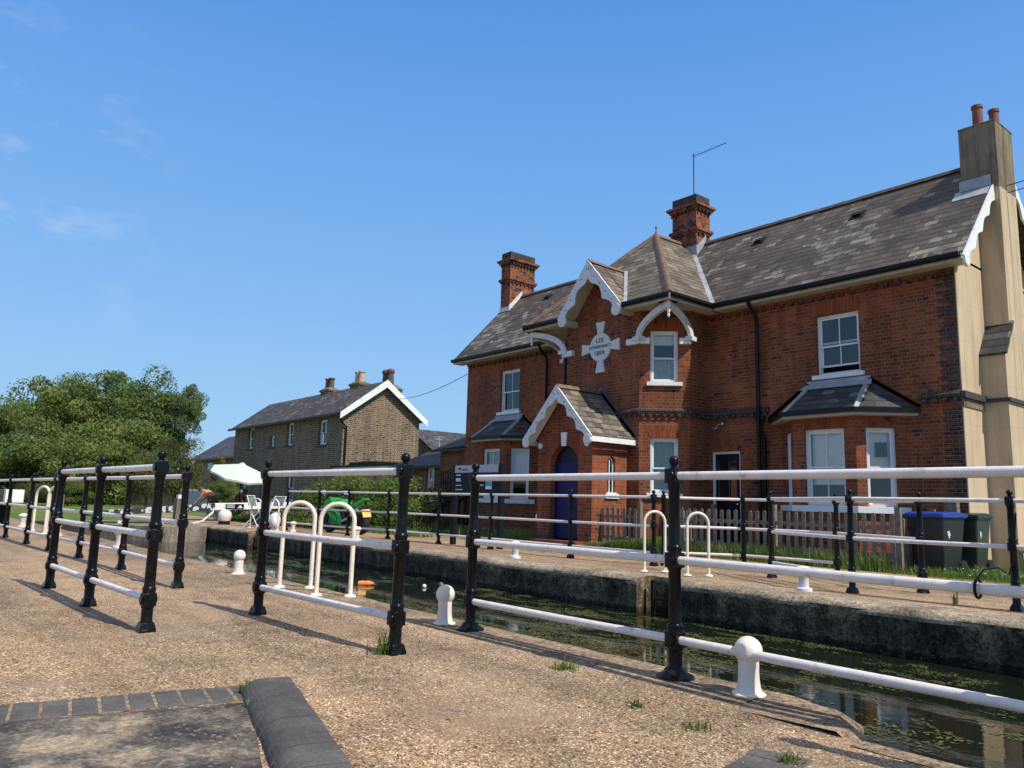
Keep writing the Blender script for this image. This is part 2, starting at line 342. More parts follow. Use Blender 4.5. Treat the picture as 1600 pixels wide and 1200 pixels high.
M['leaf_d'] = leafmat('bluish_leaf', [(.027, .056, .024), (.075, .130, .050), (.155, .215, .075), (.31, .31, .12)], sc=.9)
M['leaf_b'] = leafmat('dark_leaf', [(.027, .054, .020), (.080, .130, .038), (.16, .21, .060), (.29, .29, .10)], sc=1.0)
M['leaf_c'] = leafmat('olive_leaf', [(.03, .04, .013), (.08, .095, .03), (.15, .15, .06), (.26, .22, .11)])
M['leaf_y'] = leafmat('yellow_leaf', [(.10, .08, .02), (.25, .17, .03), (.40, .26, .06)])
M['hedge'] = leafmat('hedge_leaf', [(.02, .036, .010), (.055, .095, .02), (.10, .165, .03), (.17, .22, .055), (.24, .19, .09)], sc=1.5, fine=12)
M['grass'] = leafmat('grass_blades', [(.035, .065, .012), (.09, .15, .03), (.15, .21, .05), (.26, .25, .11)], sc=1.2)
M['duck'] = leafmat('duckweed', [(.042, .048, .016), (.085, .096, .028), (.16, .17, .055)], sc=2, trans=.0)
M['flower'] = plain('white_petal', (.8, .8, .74), .7, .05)
M['bark'] = plain('bark', (.055, .042, .03), .9, .4, sc=5, bump=.5)
def grassland():
    g = N('mown_grass'); p = g.pos()
    c = g.ramp(g.noise(p, .6, 8, .7), [(.3, (.06, .10, .018)), (.55, (.13, .18, .035)), (.75, (.20, .23, .06))])
    f = g.noise(p, 25, 5, .7)
    c = g.mix(.6, c, g.ramp(f, [(.3, .4), (.7, 1.4)]), 'MULTIPLY')
    g.bsdf(c, .9, g.bump(f, .7, .03), spec=.2); return g.m
M['lawn'] = grassland()
def glassmat():
    g = N('window_glass')
    tr = g.n('ShaderNodeBsdfTransparent'); tr.inputs[0].default_value = (.93, .95, .94, 1)
    gl = g.n('ShaderNodeBsdfGlossy'); gl.inputs['Roughness'].default_value = .02; gl.inputs[0].default_value = (.9, .95, .95, 1)
    fr = g.n('ShaderNodeFresnel'); fr.inputs[0].default_value = 1.52
    f = g.math('MINIMUM', g.math('ADD', g.math('MULTIPLY', fr.outputs[0], 1.15), .03), 1.0)
    mx = g.n('ShaderNodeMixShader'); g.set(mx.inputs[0], f)
    g.t.links.new(tr.outputs[0], mx.inputs[1]); g.t.links.new(gl.outputs[0], mx.inputs[2]); g.t.links.new(mx.outputs[0], g.out.inputs[0])
    return g.m
M['glass'] = glassmat()
def screed():
    g = N('stained_screed'); p = g.pos()
    a = g.noise(p, 2.1, 7, .68); f = g.noise(p, 38, 5, .75)
    c = g.ramp(a, [(.42, (.055, .050, .046)), (.51, (.14, .12, .098)), (.59, (.33, .26, .175)), (.74, (.40, .315, .21))])
    c = g.mix(.8, c, g.ramp(f, [(.36, .40), (.64, 1.45)]), 'MULTIPLY')
    v = g.vor(p, 70, out=1); sv = g.n('ShaderNodeSeparateColor'); g.set(sv.inputs[0], v)
    c = g.mix(g.math('MULTIPLY', g.math('GREATER_THAN', sv.outputs[0], .95), .3), c, (.50, .39, .27))
    g.bsdf(c, .92, g.bump(f, .6, .006), spec=.15); return g.m
M['patch'] = screed()
def bluebrick():
    g = N('blue_brick'); p = g.pos()
    a = g.noise(p, 3.5, 6, .6); b = g.noise(p, 60, 5, .7)
    c = g.ramp(a, [(.3, (.066, .058, .050)), (.7, (.135, .122, .108))])
    c = g.mix(.5, c, g.ramp(b, [(.35, .5), (.65, 1.4)]), 'MULTIPLY')
    c = g.mix(g.ramp(g.noise(p, 9, 8, .8), [(.58, 0), (.68, .55)]), c, (.25, .21, .16))
    g.bsdf(c, .72, g.bump(b, .4, .003), spec=.25); return g.m
M['bluebrick'] = bluebrick()
def graffiti():
    g = N('graffitied_beam_paint'); p = g.pos()
    a = g.vor(g.mix(.25, p, g.noise(p, 5, 3, out=1), 'ADD'), 5.5)
    c = g.mix(g.math('GREATER_THAN', a, .40), (.55, .56, .57), (.035, .037, .04))
    g.bsdf(c, .7, spec=.3); return g.m
M['graffiti'] = graffiti()
def canvas_cloud():
    g = N('cirrus'); p = g.coord('Generated')
    return g.m

# ------------------------------------------------------------------ mesh helpers
V3 = lambda *a: Vector(a)
class MB:
    def __init__(s): s.v = []; s.f = []
    def add(s, vs, fs):
        b = len(s.v); s.v += [tuple(x) for x in vs]; s.f += [tuple(b+i for i in f) for f in fs]; return s
    def quad(s, *p): return s.add(p, [tuple(range(len(p)))])
    def box(s, x0, x1, y0, y1, z0, z1):
        return s.hexa([(x0, y0, z0), (x1, y0, z0), (x1, y1, z0), (x0, y1, z0)], [(x0, y0, z1), (x1, y0, z1), (x1, y1, z1), (x0, y1, z1)])
    def hexa(s, b, t):
        return s.add(list(b)+list(t), [(3, 2, 1, 0), (4, 5, 6, 7), (0, 1, 5, 4), (1, 2, 6, 5), (2, 3, 7, 6), (3, 0, 4, 7)])
    def cbox(s, c, a, b, d):
        """box about centre c with half axes a, b, d (vectors)"""
        c, a, b, d = map(Vector, (c, a, b, d))
        q = [c-a-b, c+a-b, c+a+b, c-a+b]
        return s.hexa([p-d for p in q], [p+d for p in q])
    def prism(s, poly, vec):
        vec = Vector(vec); n = len(poly); a = [Vector(p) for p in poly]; b = [p+vec for p in a]
        return s.add(a+b, [tuple(range(n))[::-1], tuple(range(n, 2*n))]+[(i, (i+1) % n, n+(i+1) % n, n+i) for i in range(n)])
    def path(s, pts, r, n=10, closed=False, caps=True):
        pts = [Vector(p) for p in pts]; rs = r if hasattr(r, '__len__') else [r]*len(pts); b = len(s.v); m = len(pts)
        up = None
        for i, p in enumerate(pts):
            if closed: t = (pts[(i+1) % m]-pts[i-1]).normalized()
            else: t = (pts[min(i+1, m-1)]-pts[max(i-1, 0)]).normalized()
            if up is None: up = t.orthogonal().normalized()
            up = (up-t*up.dot(t)).normalized(); w = t.cross(up)
            for k in range(n):
                a = 2*pi*k/n; s.v.append(tuple(p+(up*cos(a)+w*sin(a))*rs[i]))
        for i in range(m if closed else m-1):
            for k in range(n):
                k2 = (k+1) % n; j = (i+1) % m
                s.f.append((b+i*n+k, b+i*n+k2, b+j*n+k2, b+j*n+k))
        if caps and not closed:
            s.f.append(tuple(b+k for k in range(n))[::-1]); s.f.append(tuple(b+(m-1)*n+k for k in range(n)))
        return s
    def lathe(s, prof, c=(0, 0, 0), n=24, axis=None):
        b = len(s.v); c = Vector(c)
        if axis is None: X, Y, Z = V3(1, 0, 0), V3(0, 1, 0), V3(0, 0, 1)
        else:
            Z = Vector(axis).normalized(); X = Z.orthogonal().normalized(); Y = Z.cross(X)
        for r, z in prof:
            for k in range(n):
                a = 2*pi*k/n; s.v.append(tuple(c+X*(r*cos(a))+Y*(r*sin(a))+Z*z))
        for i in range(len(prof)-1):
            for k in range(n):
                k2 = (k+1) % n; s.f.append((b+i*n+k, b+i*n+k2, b+(i+1)*n+k2, b+(i+1)*n+k))
        s.f.append(tuple(b+k for k in range(n))[::-1]); s.f.append(tuple(b+(len(prof)-1)*n+k for k in range(n)))
        return s
    def sphere(s, c, r, n=16, sc=(1, 1, 1)):
        m = n//2; b = len(s.v)
        for i in range(m+1):
            th = pi*i/m
            for k in range(n):
                a = 2*pi*k/n; s.v.append((c[0]+r*sc[0]*sin(th)*cos(a), c[1]+r*sc[1]*sin(th)*sin(a), c[2]+r*sc[2]*cos(th)))
        for i in range(m):
            for k in range(n):
                k2 = (k+1) % n; s.f.append((b+i*n+k, b+(i+1)*n+k, b+(i+1)*n+k2, b+i*n+k2))
        return s
    def wall(s, p0, p1, z0, z1, holes=(), depth=.11):
        """vertical wall from p0 to p1 (outward side on the right of travel) with rectangular / arched openings"""
        p0 = V3(p0[0], p0[1], 0); p1 = V3(p1[0], p1[1], 0); L = (p1-p0).length; d = (p1-p0)/L; nrm = V3(d.y, -d.x, 0)
        P = lambda u, z, o=0.0: p0+d*u+V3(0, 0, z)-nrm*o
        us = sorted({0, L, *[h[0] for h in holes], *[h[1] for h in holes]}); zs = sorted({z0, z1, *[h[2] for h in holes], *[h[3] for h in holes]})
        for i in range(len(us)-1):
            for j in range(len(zs)-1):
                uc, zc = (us[i]+us[i+1])/2, (zs[j]+zs[j+1])/2
                if any(h[0] < uc < h[1] and h[2] < zc < h[3] for h in holes): continue
                s.quad(P(us[i], zs[j]), P(us[i+1], zs[j]), P(us[i+1], zs[j+1]), P(us[i], zs[j+1]))
        for h in holes:
            a, b, c, e = h[:4]
            if len(h) > 4:
                r = (b-a)/2; zc = e-r; K = 12; mid = (a+b)/2
                arc = [(mid-r*cos(pi*k/K), zc+r*sin(pi*k/K)) for k in range(K+1)]
                for k in range(K):
                    (ua, za), (ub, zb) = arc[k], arc[k+1]
                    s.quad(P(ua, za), P(ub, zb), P(ub, e), P(ua, e)); s.quad(P(ua, za), P(ua, za, depth), P(ub, zb, depth), P(ub, zb))
                s.quad(P(a, c), P(a, zc), P(a, zc, depth), P(a, c, depth)); s.quad(P(b, c), P(b, c, depth), P(b, zc, depth), P(b, zc))
            else:
                s.quad(P(a, c), P(a, e), P(a, e, depth), P(a, c, depth)); s.quad(P(b, c), P(b, c, depth), P(b, e, depth), P(b, e))
                s.quad(P(a, e), P(b, e), P(b, e, depth), P(a, e, depth))
            s.quad(P(a, c), P(a, c, depth), P(b, c, depth), P(b, c))
        return s
    def slab(s, poly, th=.05):
        poly = [Vector(p) for p in poly]; n = V3(0, 0, 0)
        for i in range(len(poly)): n += poly[i].cross(poly[(i+1) % len(poly)])
        n.normalize()
        if n.z < 0: poly = poly[::-1]; n = -n
        return s.prism([p-n*th for p in poly], n*th)
    def build(s, name, mat, parent=None, smooth=False, uv=True, label=None, cat=None, group=None, kind=None, bevel=0, loc=None):
        me = bpy.data.meshes.new(name)
        org = V3(0, 0, 0)
        if loc is not None: org = Vector(loc)
        elif parent is not None:
            q = parent; org = V3(0, 0, 0)
            while q is not None: org += q.location; q = q.parent
        vs = [(a-org.x, b-org.y, c-org.z) for a, b, c in s.v]
        me.from_pydata(vs, [], s.f); me.update()
        if uv:
            ul = me.uv_layers.new(name='UVMap').data
            for p in me.polygons:
                n = p.normal
                if abs(n.z) > .97: t, q = V3(1, 0, 0), V3(0, 1, 0)
                else:
                    t = V3(-n.y, n.x, 0).normalized(); q = n.cross(t)
                    if q.z < 0: q = -q
                for li in p.loop_indices:
                    w = Vector(s.v[me.loops[li].vertex_index]); ul[li].uv = (w.dot(t), w.dot(q))
        if smooth:
            me.polygons.foreach_set('use_smooth', [True]*len(me.polygons))
            if smooth != 'all':
                try: me.set_sharp_from_angle(angle=R_(40))
                except Exception: pass
        me.materials.append(mat if not isinstance(mat, str) else M[mat])
        o = bpy.data.objects.new(name, me); COL.objects.link(o); 
        if loc is not None: o.location = org
        if parent is not None: o.parent = parent
        if bevel:
            b = o.modifiers.new('bevel', 'BEVEL'); b.width = bevel; b.segments = 2; b.limit_method = 'ANGLE'
        tag(o, label, cat, group, kind); return o
def tag(o, label=None, cat=None, group=None, kind=None):
    if label: o['label'] = label
    if cat: o['category'] = cat
    if group: o['group'] = group
    if kind: o['kind'] = kind
    return o
def thing(name, loc, label, cat, group=None, rz=0):
    o = bpy.data.objects.new(name, None); COL.objects.link(o); o.location = loc; o.rotation_euler.z = rz; o.empty_display_size = .2
    return tag(o, label, cat, group)
def link_copy(src, parent, loc=None):
    c = src.copy(); COL.objects.link(c); c.parent = parent
    if loc is not None: c.location = loc
    for k in src.children:
        d = k.copy(); COL.objects.link(d); d.parent = c
        for q in k.children:
            e = q.copy(); COL.objects.link(e); e.parent = d
    return c
def copy_thing(root, loc, label, rz=0, scale=None):
    r = root.copy(); COL.objects.link(r); r.location = loc; r.rotation_euler.z = rz; r['label'] = label
    if scale: r.scale = scale if hasattr(scale, '__len__') else (scale,)*3
    for k in root.children: link_copy(k, r)
    return r
def offset_path(pts, d):
    """mitred offset to the right of travel"""
    pts = [Vector((p[0], p[1])) for p in pts]; out = []
    for i, p in enumerate(pts):
        ns = []
        if i > 0: e = (p-pts[i-1]).normalized(); ns.append(Vector((e.y, -e.x)))
        if i < len(pts)-1: e = (pts[i+1]-p).normalized(); ns.append(Vector((e.y, -e.x)))
        if len(ns) == 2:
            m = (ns[0]+ns[1]).normalized(); out.append(p+m*(d/max(.3, m.dot(ns[0]))))
        else: out.append(p+ns[0]*d)
    return out
def band(mb, pts, z0, z1, d, inner=-.01, d2=None):
    a = offset_path(pts, inner); b = offset_path(pts, d); c = offset_path(pts, d if d2 is None else d2)
    for i in range(len(pts)-1):
        mb.hexa([(*a[i], z0), (*b[i], z0), (*b[i+1], z0), (*a[i+1], z0)], [(*a[i], z1), (*c[i], z1), (*c[i+1], z1), (*a[i+1], z1)])
def dentils(mb, pts, z0, z1, d, w=.075, pitch=.15):
    for i in range(len(pts)-1):
        p, q = Vector(pts[i]), Vector(pts[i+1]); L = (q-p).length; e = (q-p)/L; n = Vector((e.y, -e.x)); k = int(L/pitch)
        for j in range(k):
            c = p+e*((j+.5)*L/k); mb.cbox((c.x+n.x*d/2, c.y+n.y*d/2, (z0+z1)/2), (e.x*w/2, e.y*w/2, 0), (n.x*(d/2+.004), n.y*(d/2+.004), 0), (0, 0, (z1-z0)/2))

# ------------------------------------------------------------------ setting: ground, lock, water
XL, XR, YN, YF = -26.6, 40.0, 3.62, 7.85   # lock chamber
ZW = -.44
def ground():
    g = MB()
    g.quad((-320, -60, 0), (60, -60, 0), (60, 3.16, 0), (-1.67, 3.16, 0), (-1.72, 3.27, 0), (-320, 3.27, 0))
    g.build('towpath', 'gravel', kind='structure', uv=False)
    g = MB()
    g.quad((-23.5, 8.3, 0), (60, 8.3, 0), (60, 12.6, 0), (-23.5, 12.6, 0))
    g.quad((-44, 8.3, 0), (-23.5, 8.3, 0), (-23.5, 11.2, 0), (-44, 11.2, 0))
    g.build('far_path', 'gravel', kind='structure', uv=False)
    g = MB()   # ground to the horizon, one sheet with the canal left out
    g.quad((-900, 12.6, -.012), (900, 12.6, -.012), (900, 1200, -.012), (-900, 1200, -.012))
    g.quad((-900, 11.2, -.012), (-23.5, 11.2, -.012), (-23.5, 12.6, -.012), (-900, 12.6, -.012))
    g.quad((60, -300, -.012), (900, -300, -.012), (900, 12.6, -.012), (60, 12.6, -.012))
    g.quad((-900, -300, -.012), (60, -300, -.012), (60, -60, -.012), (-900, -60, -.012))
    g.quad((-900, -60, -.012), (-320, -60, -.012), (-320, 3.2, -.012), (-900, 3.2, -.012))
    g.quad((-900, 8.3, -.012), (-44, 8.3, -.012), (-44, 11.2, -.012), (-900, 11.2, -.012))
    g.quad((-900, 3.2, -.012), (-42, 3.2, -.012), (-42, 8.3, -.012), (-900, 8.3, -.012))
    g.quad((-42, 4.4, -.012), (-34, 4.4, -.012), (-34, 8.3, -.012), (-42, 8.3, -.012))
    # bank sloping down to the water beyond the gate
    g.quad((-42, 3.2, -.3), (-34, 3.2, -.38), (-34, 4.4, -.012), (-42, 4.4, -.012))
    g.quad((-34, 3.2, -.38), (-26.3, 3.9, -.5), (-26.3, 5.1, -.05), (-34, 4.4, -.012))
    g.quad((-34, 4.4, -.012), (-26.3, 5.1, -.05), (-27, 8.3, -.012), (-34, 8.3, -.012))
    g.build('grass_field', 'lawn', kind='structure', uv=False)
    # bed and water
    g = MB(); g.quad((-60, 2.6, -1.6), (60, 2.6, -1.6), (60, 8.6, -1.6), (-60, 8.6, -1.6)); g.build('canal_bed', 'lockwall', kind='structure', uv=False)
    g = MB()
    g.quad((-42, 2.7, ZW), (45, 2.7, ZW), (45, 8.2, ZW), (-42, 8.2, ZW)); g.build('water', 'water', kind='structure', uv=False)
ground()
def rounded_section(y0, y1, r, ztop, zbot, sgn, K=5):
    """list of (y,z) from the back top across the rounded arris and down the face"""
    pts = [(y0, ztop)]
    for k in range(K+1):
        a = pi/2*k/K; pts.append((y1-sgn*r+sgn*r*sin(a), ztop-r+r*cos(a)))
    pts.append((y1, zbot)); return pts
def extrude_x(mb, sec, x0, x1, n, jit=.0, seed=0):
    rnd = random.Random(seed); b = len(mb.v); m = len(sec)
    for i in range(n+1):
        x = x0+(x1-x0)*i/n; j = (noise.noise((x*1.3, seed, 0))*jit)+noise.noise((x*5, seed, 3))*jit*.5
        for k, (y, z) in enumerate(sec): mb.v.append((x, y+(j if k > 0 else 0), z+(j*.25 if 0 < k < m-1 else 0)))
    for i in range(n):
        for k in range(m-1): mb.f.append((b+i*m+k, b+(i+1)*m+k, b+(i+1)*m+k+1, b+i*m+k+1))
# near bank
g = MB()
extrude_x(g, [(3.10, -.014)]+[(3.22, -.006)]+rounded_section(3.36, 3.66, .04, .012, -.09, 1), -42, -2.25, 420, .03, 1)
# hump where the coping turns into the recess beside the railing
K = 12; base = len(g.v); rings = []
for i in range(K+1):
    a = pi/2*i/K
    jj = 1+.10*noise.noise((i*.45, 2, 5)); cx, cy = -2.25+.62*sin(a)*jj, 3.18+.48*cos(a)*jj
    rings.append((cx, cy))
for cx, cy in rings: g.v += [(-2.3, 3.20, -.004), (cx-(cx+2.25)*.14, cy-(cy-3.18)*.14, .020+.008*noise.noise((i*.8, 9, 1))), (cx, cy, -.03), (cx, cy, -.12)]
for i in range(K):
    for k in range(3): a = base+i*4+k; g.f.append((a, a+4, a+5, a+1))
g.build('near_coping', 'coping', kind='structure', uv=False, smooth=True)
g = MB(); extrude_x(g, [(3.64, -.085), (3.60, -.2), (3.60, -1.6)], -42, -2.25, 120, .02, 3)
g.quad((-2.25, 3.62, -.085), (-2.25, 3.62, -1.6), (-1.66, 3.16, -1.6), (-1.66, 3.16, -.085))
g.quad((-1.66, 3.16, .0), (-1.66, 3.16, -1.6), (45, 3.16, -1.6), (45, 3.16, .0)); g.build('near_lock_wall', 'lockwall', kind='structure', uv=False)
g = MB(); g.quad((-1.62, 3.09, .004), (-1.62, 3.2, .004), (45, 3.2, .004), (45, 3.09, .004)); g.build('near_edge_strip', 'coping', kind='structure', uv=False)
# far bank, interrupted by the ladder recess
def far_wall(x0, x1, seed):
    g = MB(); extrude_x(g, rounded_section(8.35, 7.84, .10, .02, -.05, -1, 7), x0, x1, max(2, int(abs(x1-x0)*4)), .05, seed)
    g.build('far_coping', 'coping_far', kind='structure', uv=False, smooth=True)
    g = MB(); extrude_x(g, [(7.85, -.035), (7.86, -.3), (7.86, -.55), (7.86, -1.6)], x0, x1, max(2, int(abs(x1-x0)*4)), .03, seed)
    g.build('far_lock_wall', 'lockwall', kind='structure', uv=False)
far_wall(-26.6, -20.35, 11); far_wall(-19.85, -6.92, 12); far_wall(-6.35, 45, 13)
for x0, x1 in ((-20.35, -19.85), (-6.92, -6.35)):
    g = MB()
    for xx, fl in ((x0, 1), (x1, -1)):
        pl_ = [(xx, 7.838, -.05), (xx, 7.865, .0), (xx, 7.94, .019), (xx, 8.23, .019), (xx, 8.23, -1.6), (xx, 7.838, -1.6)]; g.quad(*(pl_[::fl]))
    g.quad((x0, 8.22, .0), (x1, 8.22, .0), (x1, 8.22, -1.6), (x0, 8.22, -1.6)); g.build('ladder_recess_wall', 'lockwall', kind='structure', uv=False)
    g = MB(); g.box(x0-.02, x1+.02, 8.2, 8.4, -.06, .012); g.build('recess_coping', 'coping_far', kind='structure', uv=False)
    lt = thing('lock_ladder', ((x0+x1)/2, 8.1, -1.2), 'dark steel ladder in the wall recess in the middle of the far lock wall' if x0 > -10 else 'narrow steel ladder in the recess at the left end of the far lock wall', 'ladder', 'ladders in the far lock wall')
    for xx in (x0+.12, x1-.12): MB().box(xx-.02, xx+.02, 8.0, 8.05, -1.3, -.02).build('stile', 'black', lt, uv=False)
    for k in range(4): MB().path([(x0+.1, 8.03, -1.0+.25*k), (x1-.1, 8.03, -1.0+.25*k)], .013, 8).build('rung', 'black', lt, uv=False)
# pale quay wall and platform at the gate
g = MB(); g.add([(-26.4, 4.9, -.02), (-23.5, 6.6, -.02), (-23.5, 7.8, -.02), (-29, 7.8, -.02), (-29, 5.4, -.02),
                 (-26.4, 4.9, -1.6), (-23.5, 6.6, -1.6), (-23.5, 7.8, -1.6), (-29, 7.8, -1.6), (-29, 5.4, -1.6)],
                [(0, 1, 2, 3, 4), (0, 5, 6, 1), (1, 6, 7, 2), (4, 3, 8, 9), (0, 4, 9, 5)])
g.build('quay_wall', 'lockwall2', kind='structure', uv=False)

# planter / blue brick kerb in the foreground
def blue_bricks():
    g = MB()   # patch of worn screed
    g.quad((-3.50, 1.42, .003), (-3.72, .45, .003), (-4.3, -2.2, .003), (-1.0, -2.2, .003), (-2.50, 1.08, .003))
    g.build('screed_patch', 'patch', kind='structure', uv=False)
    kt = thing('brick_edging', (-3.9, 1.0, 0), 'flush row of square blue bricks edging the worn screed patch', 'brick edging')
    a = V3(-3.665, 1.50, 0); b = V3(-4.24, -1.7, 0); d = (b-a).normalized(); w = V3(-d.y, d.x, 0); L = (b-a).length; s_ = .0
    g = MB()
    while s_ < L:
        l = .096; c = a+d*(s_+l/2); j = random.uniform(-.004, .004)
        g.cbox(c+w*j+V3(0, 0, -.02), d*l/2, w*.142, V3(0, 0, .028+random.uniform(-.002, .002))); s_ += l+.012
    g.build('brick_course', 'bluebrick', kt, uv=False, bevel=.004)
    g = MB(); g.cbox(a+d*L/2+V3(0, 0, -.02), d*L/2, w*.140, V3(0, 0, .0255)); g.build('mortar_bed', 'coping', kt, uv=False)
    kb = thing('bullnose_kerb', (-3.1, 1.3, 0), 'rounded blue brick kerb running out of the bottom edge beside the gravel', 'kerb')
    p0 = V3(-3.62, 1.53, 0); p1 = V3(-.9, .80, 0); d = (p1-p0).normalized(); w = V3(-d.y, d.x, 0); L = (p1-p0).length; s_ = 0
    sec = [(.11, -.06), (.11, .066), (.10, .07)]
    for k in range(8):
        t = pi/2*k/7; sec.append((-.02-.09*sin(t), .07-.09+.09*cos(t)))
    sec += [(-.11, -.06)]
    g = MB()
    while s_ < L:
        l = .107; j = random.uniform(-.003, .003); zj = random.uniform(-.002, .002)
        poly = [p0+d*s_+w*(y+j)+V3(0, 0, z+zj) for y, z in sec]; g.prism(poly, d*l); s_ += l+.010
    g.build('bullnose_course', 'bluebrick', kb, uv=False, bevel=.003)
    g = MB(); poly = [p0+w*(y*.97)+V3(0, 0, z-.011) for y, z in sec]; g.prism(poly, d*L); g.build('mortar_bed', 'sill_dark', kb, uv=False)
    ks = thing('brick_patch', (-1.9, 2.65, 0), 'small patch of flush blue bricks at the bottom edge near the water', 'brick paving')
    g = MB(); o = V3(-1.83, 2.76, 0); d = V3(.214, -.977, 0).normalized(); w = V3(.977, .214, 0).normalized()*-1
    for i in range(7):
        c = o+d*(.06+.112*i)-w*(.112+random.uniform(-.004, .004)); g.cbox(c+V3(0, 0, -.03), d*.051, w*.108, V3(0, 0, .034+random.uniform(-.002, .002)))
    g.build('brick_course', 'bluebrick', ks, uv=False, bevel=.004)
blue_bricks()

# ------------------------------------------------------------------ railings
RZ = (.207, .625, 1.083)
def make_post():
    prof = [(.0, 0), (.045, 0), (.045, .03), (.040, .06), (.037, .075), (.0365, .150), (.042, .156), (.042, .163),
            (.042, .255), (.041, .262), (.044, .272), (.044, .282), (.037, .290), (.0355, .30), (.0335, .57), (.038, .578), (.038, .678), (.043, .686), (.043, .698), (.036, .706), (.034, .72),
            (.031, 1.0), (.037, 1.02), (.038, 1.035), (.038, 1.12), (.028, 1.128), (.016, 1.134), (.016, 1.145), (.0, 1.145)]
    g = MB(); g.lathe(prof, n=20)
    for z, hw in ((.207, .0405), (.625, .039), (1.083, .038)):
        h = .041
        g.hexa([(-hw, -hw, z-h), (hw, -hw, z-h), (hw, hw, z-h), (-hw, hw, z-h)], [(-hw, -hw, z+h), (hw, -hw, z+h), (hw, hw, z+h), (-hw, hw, z+h)])
        for sy in (-1, 1): g.lathe([(.031, 0), (.031, .006), (.026, .011)], c=(0, sy*hw, z), n=16, axis=(0, sy, 0))
    g.hexa([(-.052, -.052, 0), (.052, -.052, 0), (.052, .052, 0), (-.052, .052, 0)], [(-.052, -.052, .018), (.052, -.052, .018), (.052, .052, .018), (-.052, .052, .018)]); g.hexa([(-.052, -.052, .018), (.052, -.052, .018), (.052, .052, .018), (-.052, .052, .018)], [(-.039, -.039, .062), (.039, -.039, .062), (.039, .039, .062), (-.039, .039, .062)])
    o = g.build('post', 'black_gloss', smooth=True, uv=False, bevel=.008)
    f = MB().lathe([(.0, 1.13), (.018, 1.13), (.018, 1.138), (.021, 1.146)]+[(max(.001, .030*sin(t)), 1.166-.030*cos(t)*1.0) for t in [R_(x) for x in range(40, 181, 14)]]+[(.0, 1.1962)], n=20)
    f.build('finial', 'black_gloss', o, smooth=True, uv=False)
    return o
POST = make_post()
def railing(posts, label, group, rails=(0, 1, 2), r=.0228, skip=(), low_stop=None, base_plate=False):
    """posts: list of (x, y, tilt); white tubes run between neighbouring posts"""
    global POST_USED
    root = thing('railing', (posts[0][0], posts[0][1], 0), label, 'railing', group)
    for i, p in enumerate(posts):
        q = link_copy(POST, root, (p[0]-posts[0][0], p[1]-posts[0][1], 0))
        ang = 0 if len(posts) < 2 else atan2(posts[min(i+1, len(posts)-1)][1]-posts[max(i-1, 0)][1], posts[min(i+1, len(posts)-1)][0]-posts[max(i-1, 0)][0])
        q.rotation_euler = (random.uniform(-.006, .006), random.uniform(-.006, .006), ang)
        if base_plate:
            MB().lathe([(.105, .0), (.10, .014), (.088, .02), (.068, .03), (.05, .05)], c=(p[0], p[1], .008), n=24).build('base_plate', 'black_gloss', root, smooth=True, uv=False)
    for i in range(len(posts)-1):
        if i in skip: continue
        for k in rails:
            if low_stop is not None and k == 0 and i >= low_stop: continue
            a, b = V3(posts[i][0], posts[i][1], RZ[k]), V3(posts[i+1][0], posts[i+1][1], RZ[k]); sag = random.uniform(-.003, .002)
            MB().path([a, (a+b)/2+V3(0, 0, sag), b], r, 16).build('rail', 'rail_white', root, smooth=True, uv=False)
    return root
G1, G2 = 'railings on the near bank', 'railings on the far bank'
railing([(-4.58, 3.42), (-2.77, 3.45), (-.96, 3.43), (.85, 3.43)], 'nearest white railing with tall black posts at the water, leaving the right edge', G1, base_plate=True)
railing([(-.88, 3.13), (.9, 3.10)], 'short railing panel just outside the lower right corner, seen by its shadow', G1)
railing([(-6.02, 2.44), (-4.13, 2.53)], 'short two post railing panel on the gravel in front of the paired white hoops', G1)
railing([(-8.49, 1.41), (-7.05, 1.46), (-5.61, 1.52)], 'three post railing panel nearest the camera on the left gravel', G1)
railing([(-8.04, 2.43), (-10.21, 2.42), (-12.14, 2.33), (-13.8, 2.23), (-15.51, 2.16), (-17.61, 2.10), (-19.8, 2.05)], 'long railing receding to the left edge behind the three post panel', G1)
railing([(-21.26, 9.25), (-19.34, 9.3), (-17.96, 9.45), (-16.4, 9.7), (-14.28, 9.72), (-12.47, 9.75), (-10.05, 9.65), (-8.25, 9.75)], 'long white railing on the far path in front of the motorcycle and the blue door', G2)
railing([(-8.25, 9.99), (-7.3, 10.80), (-5.78, 10.84), (-4.18, 9.82)], 'railing set back on the far path in front of the picket fence and the bins', G2, low_stop=2)
railing([(-6.18, 9.80), (-4.59, 8.93), (-2.91, 8.93), (-1.2, 8.93)], 'far bank railing nearest the lock edge, leaving the right edge of the picture', G2)
bpy.data.objects.remove(POST.children[0]); bpy.data.objects.remove(POST)

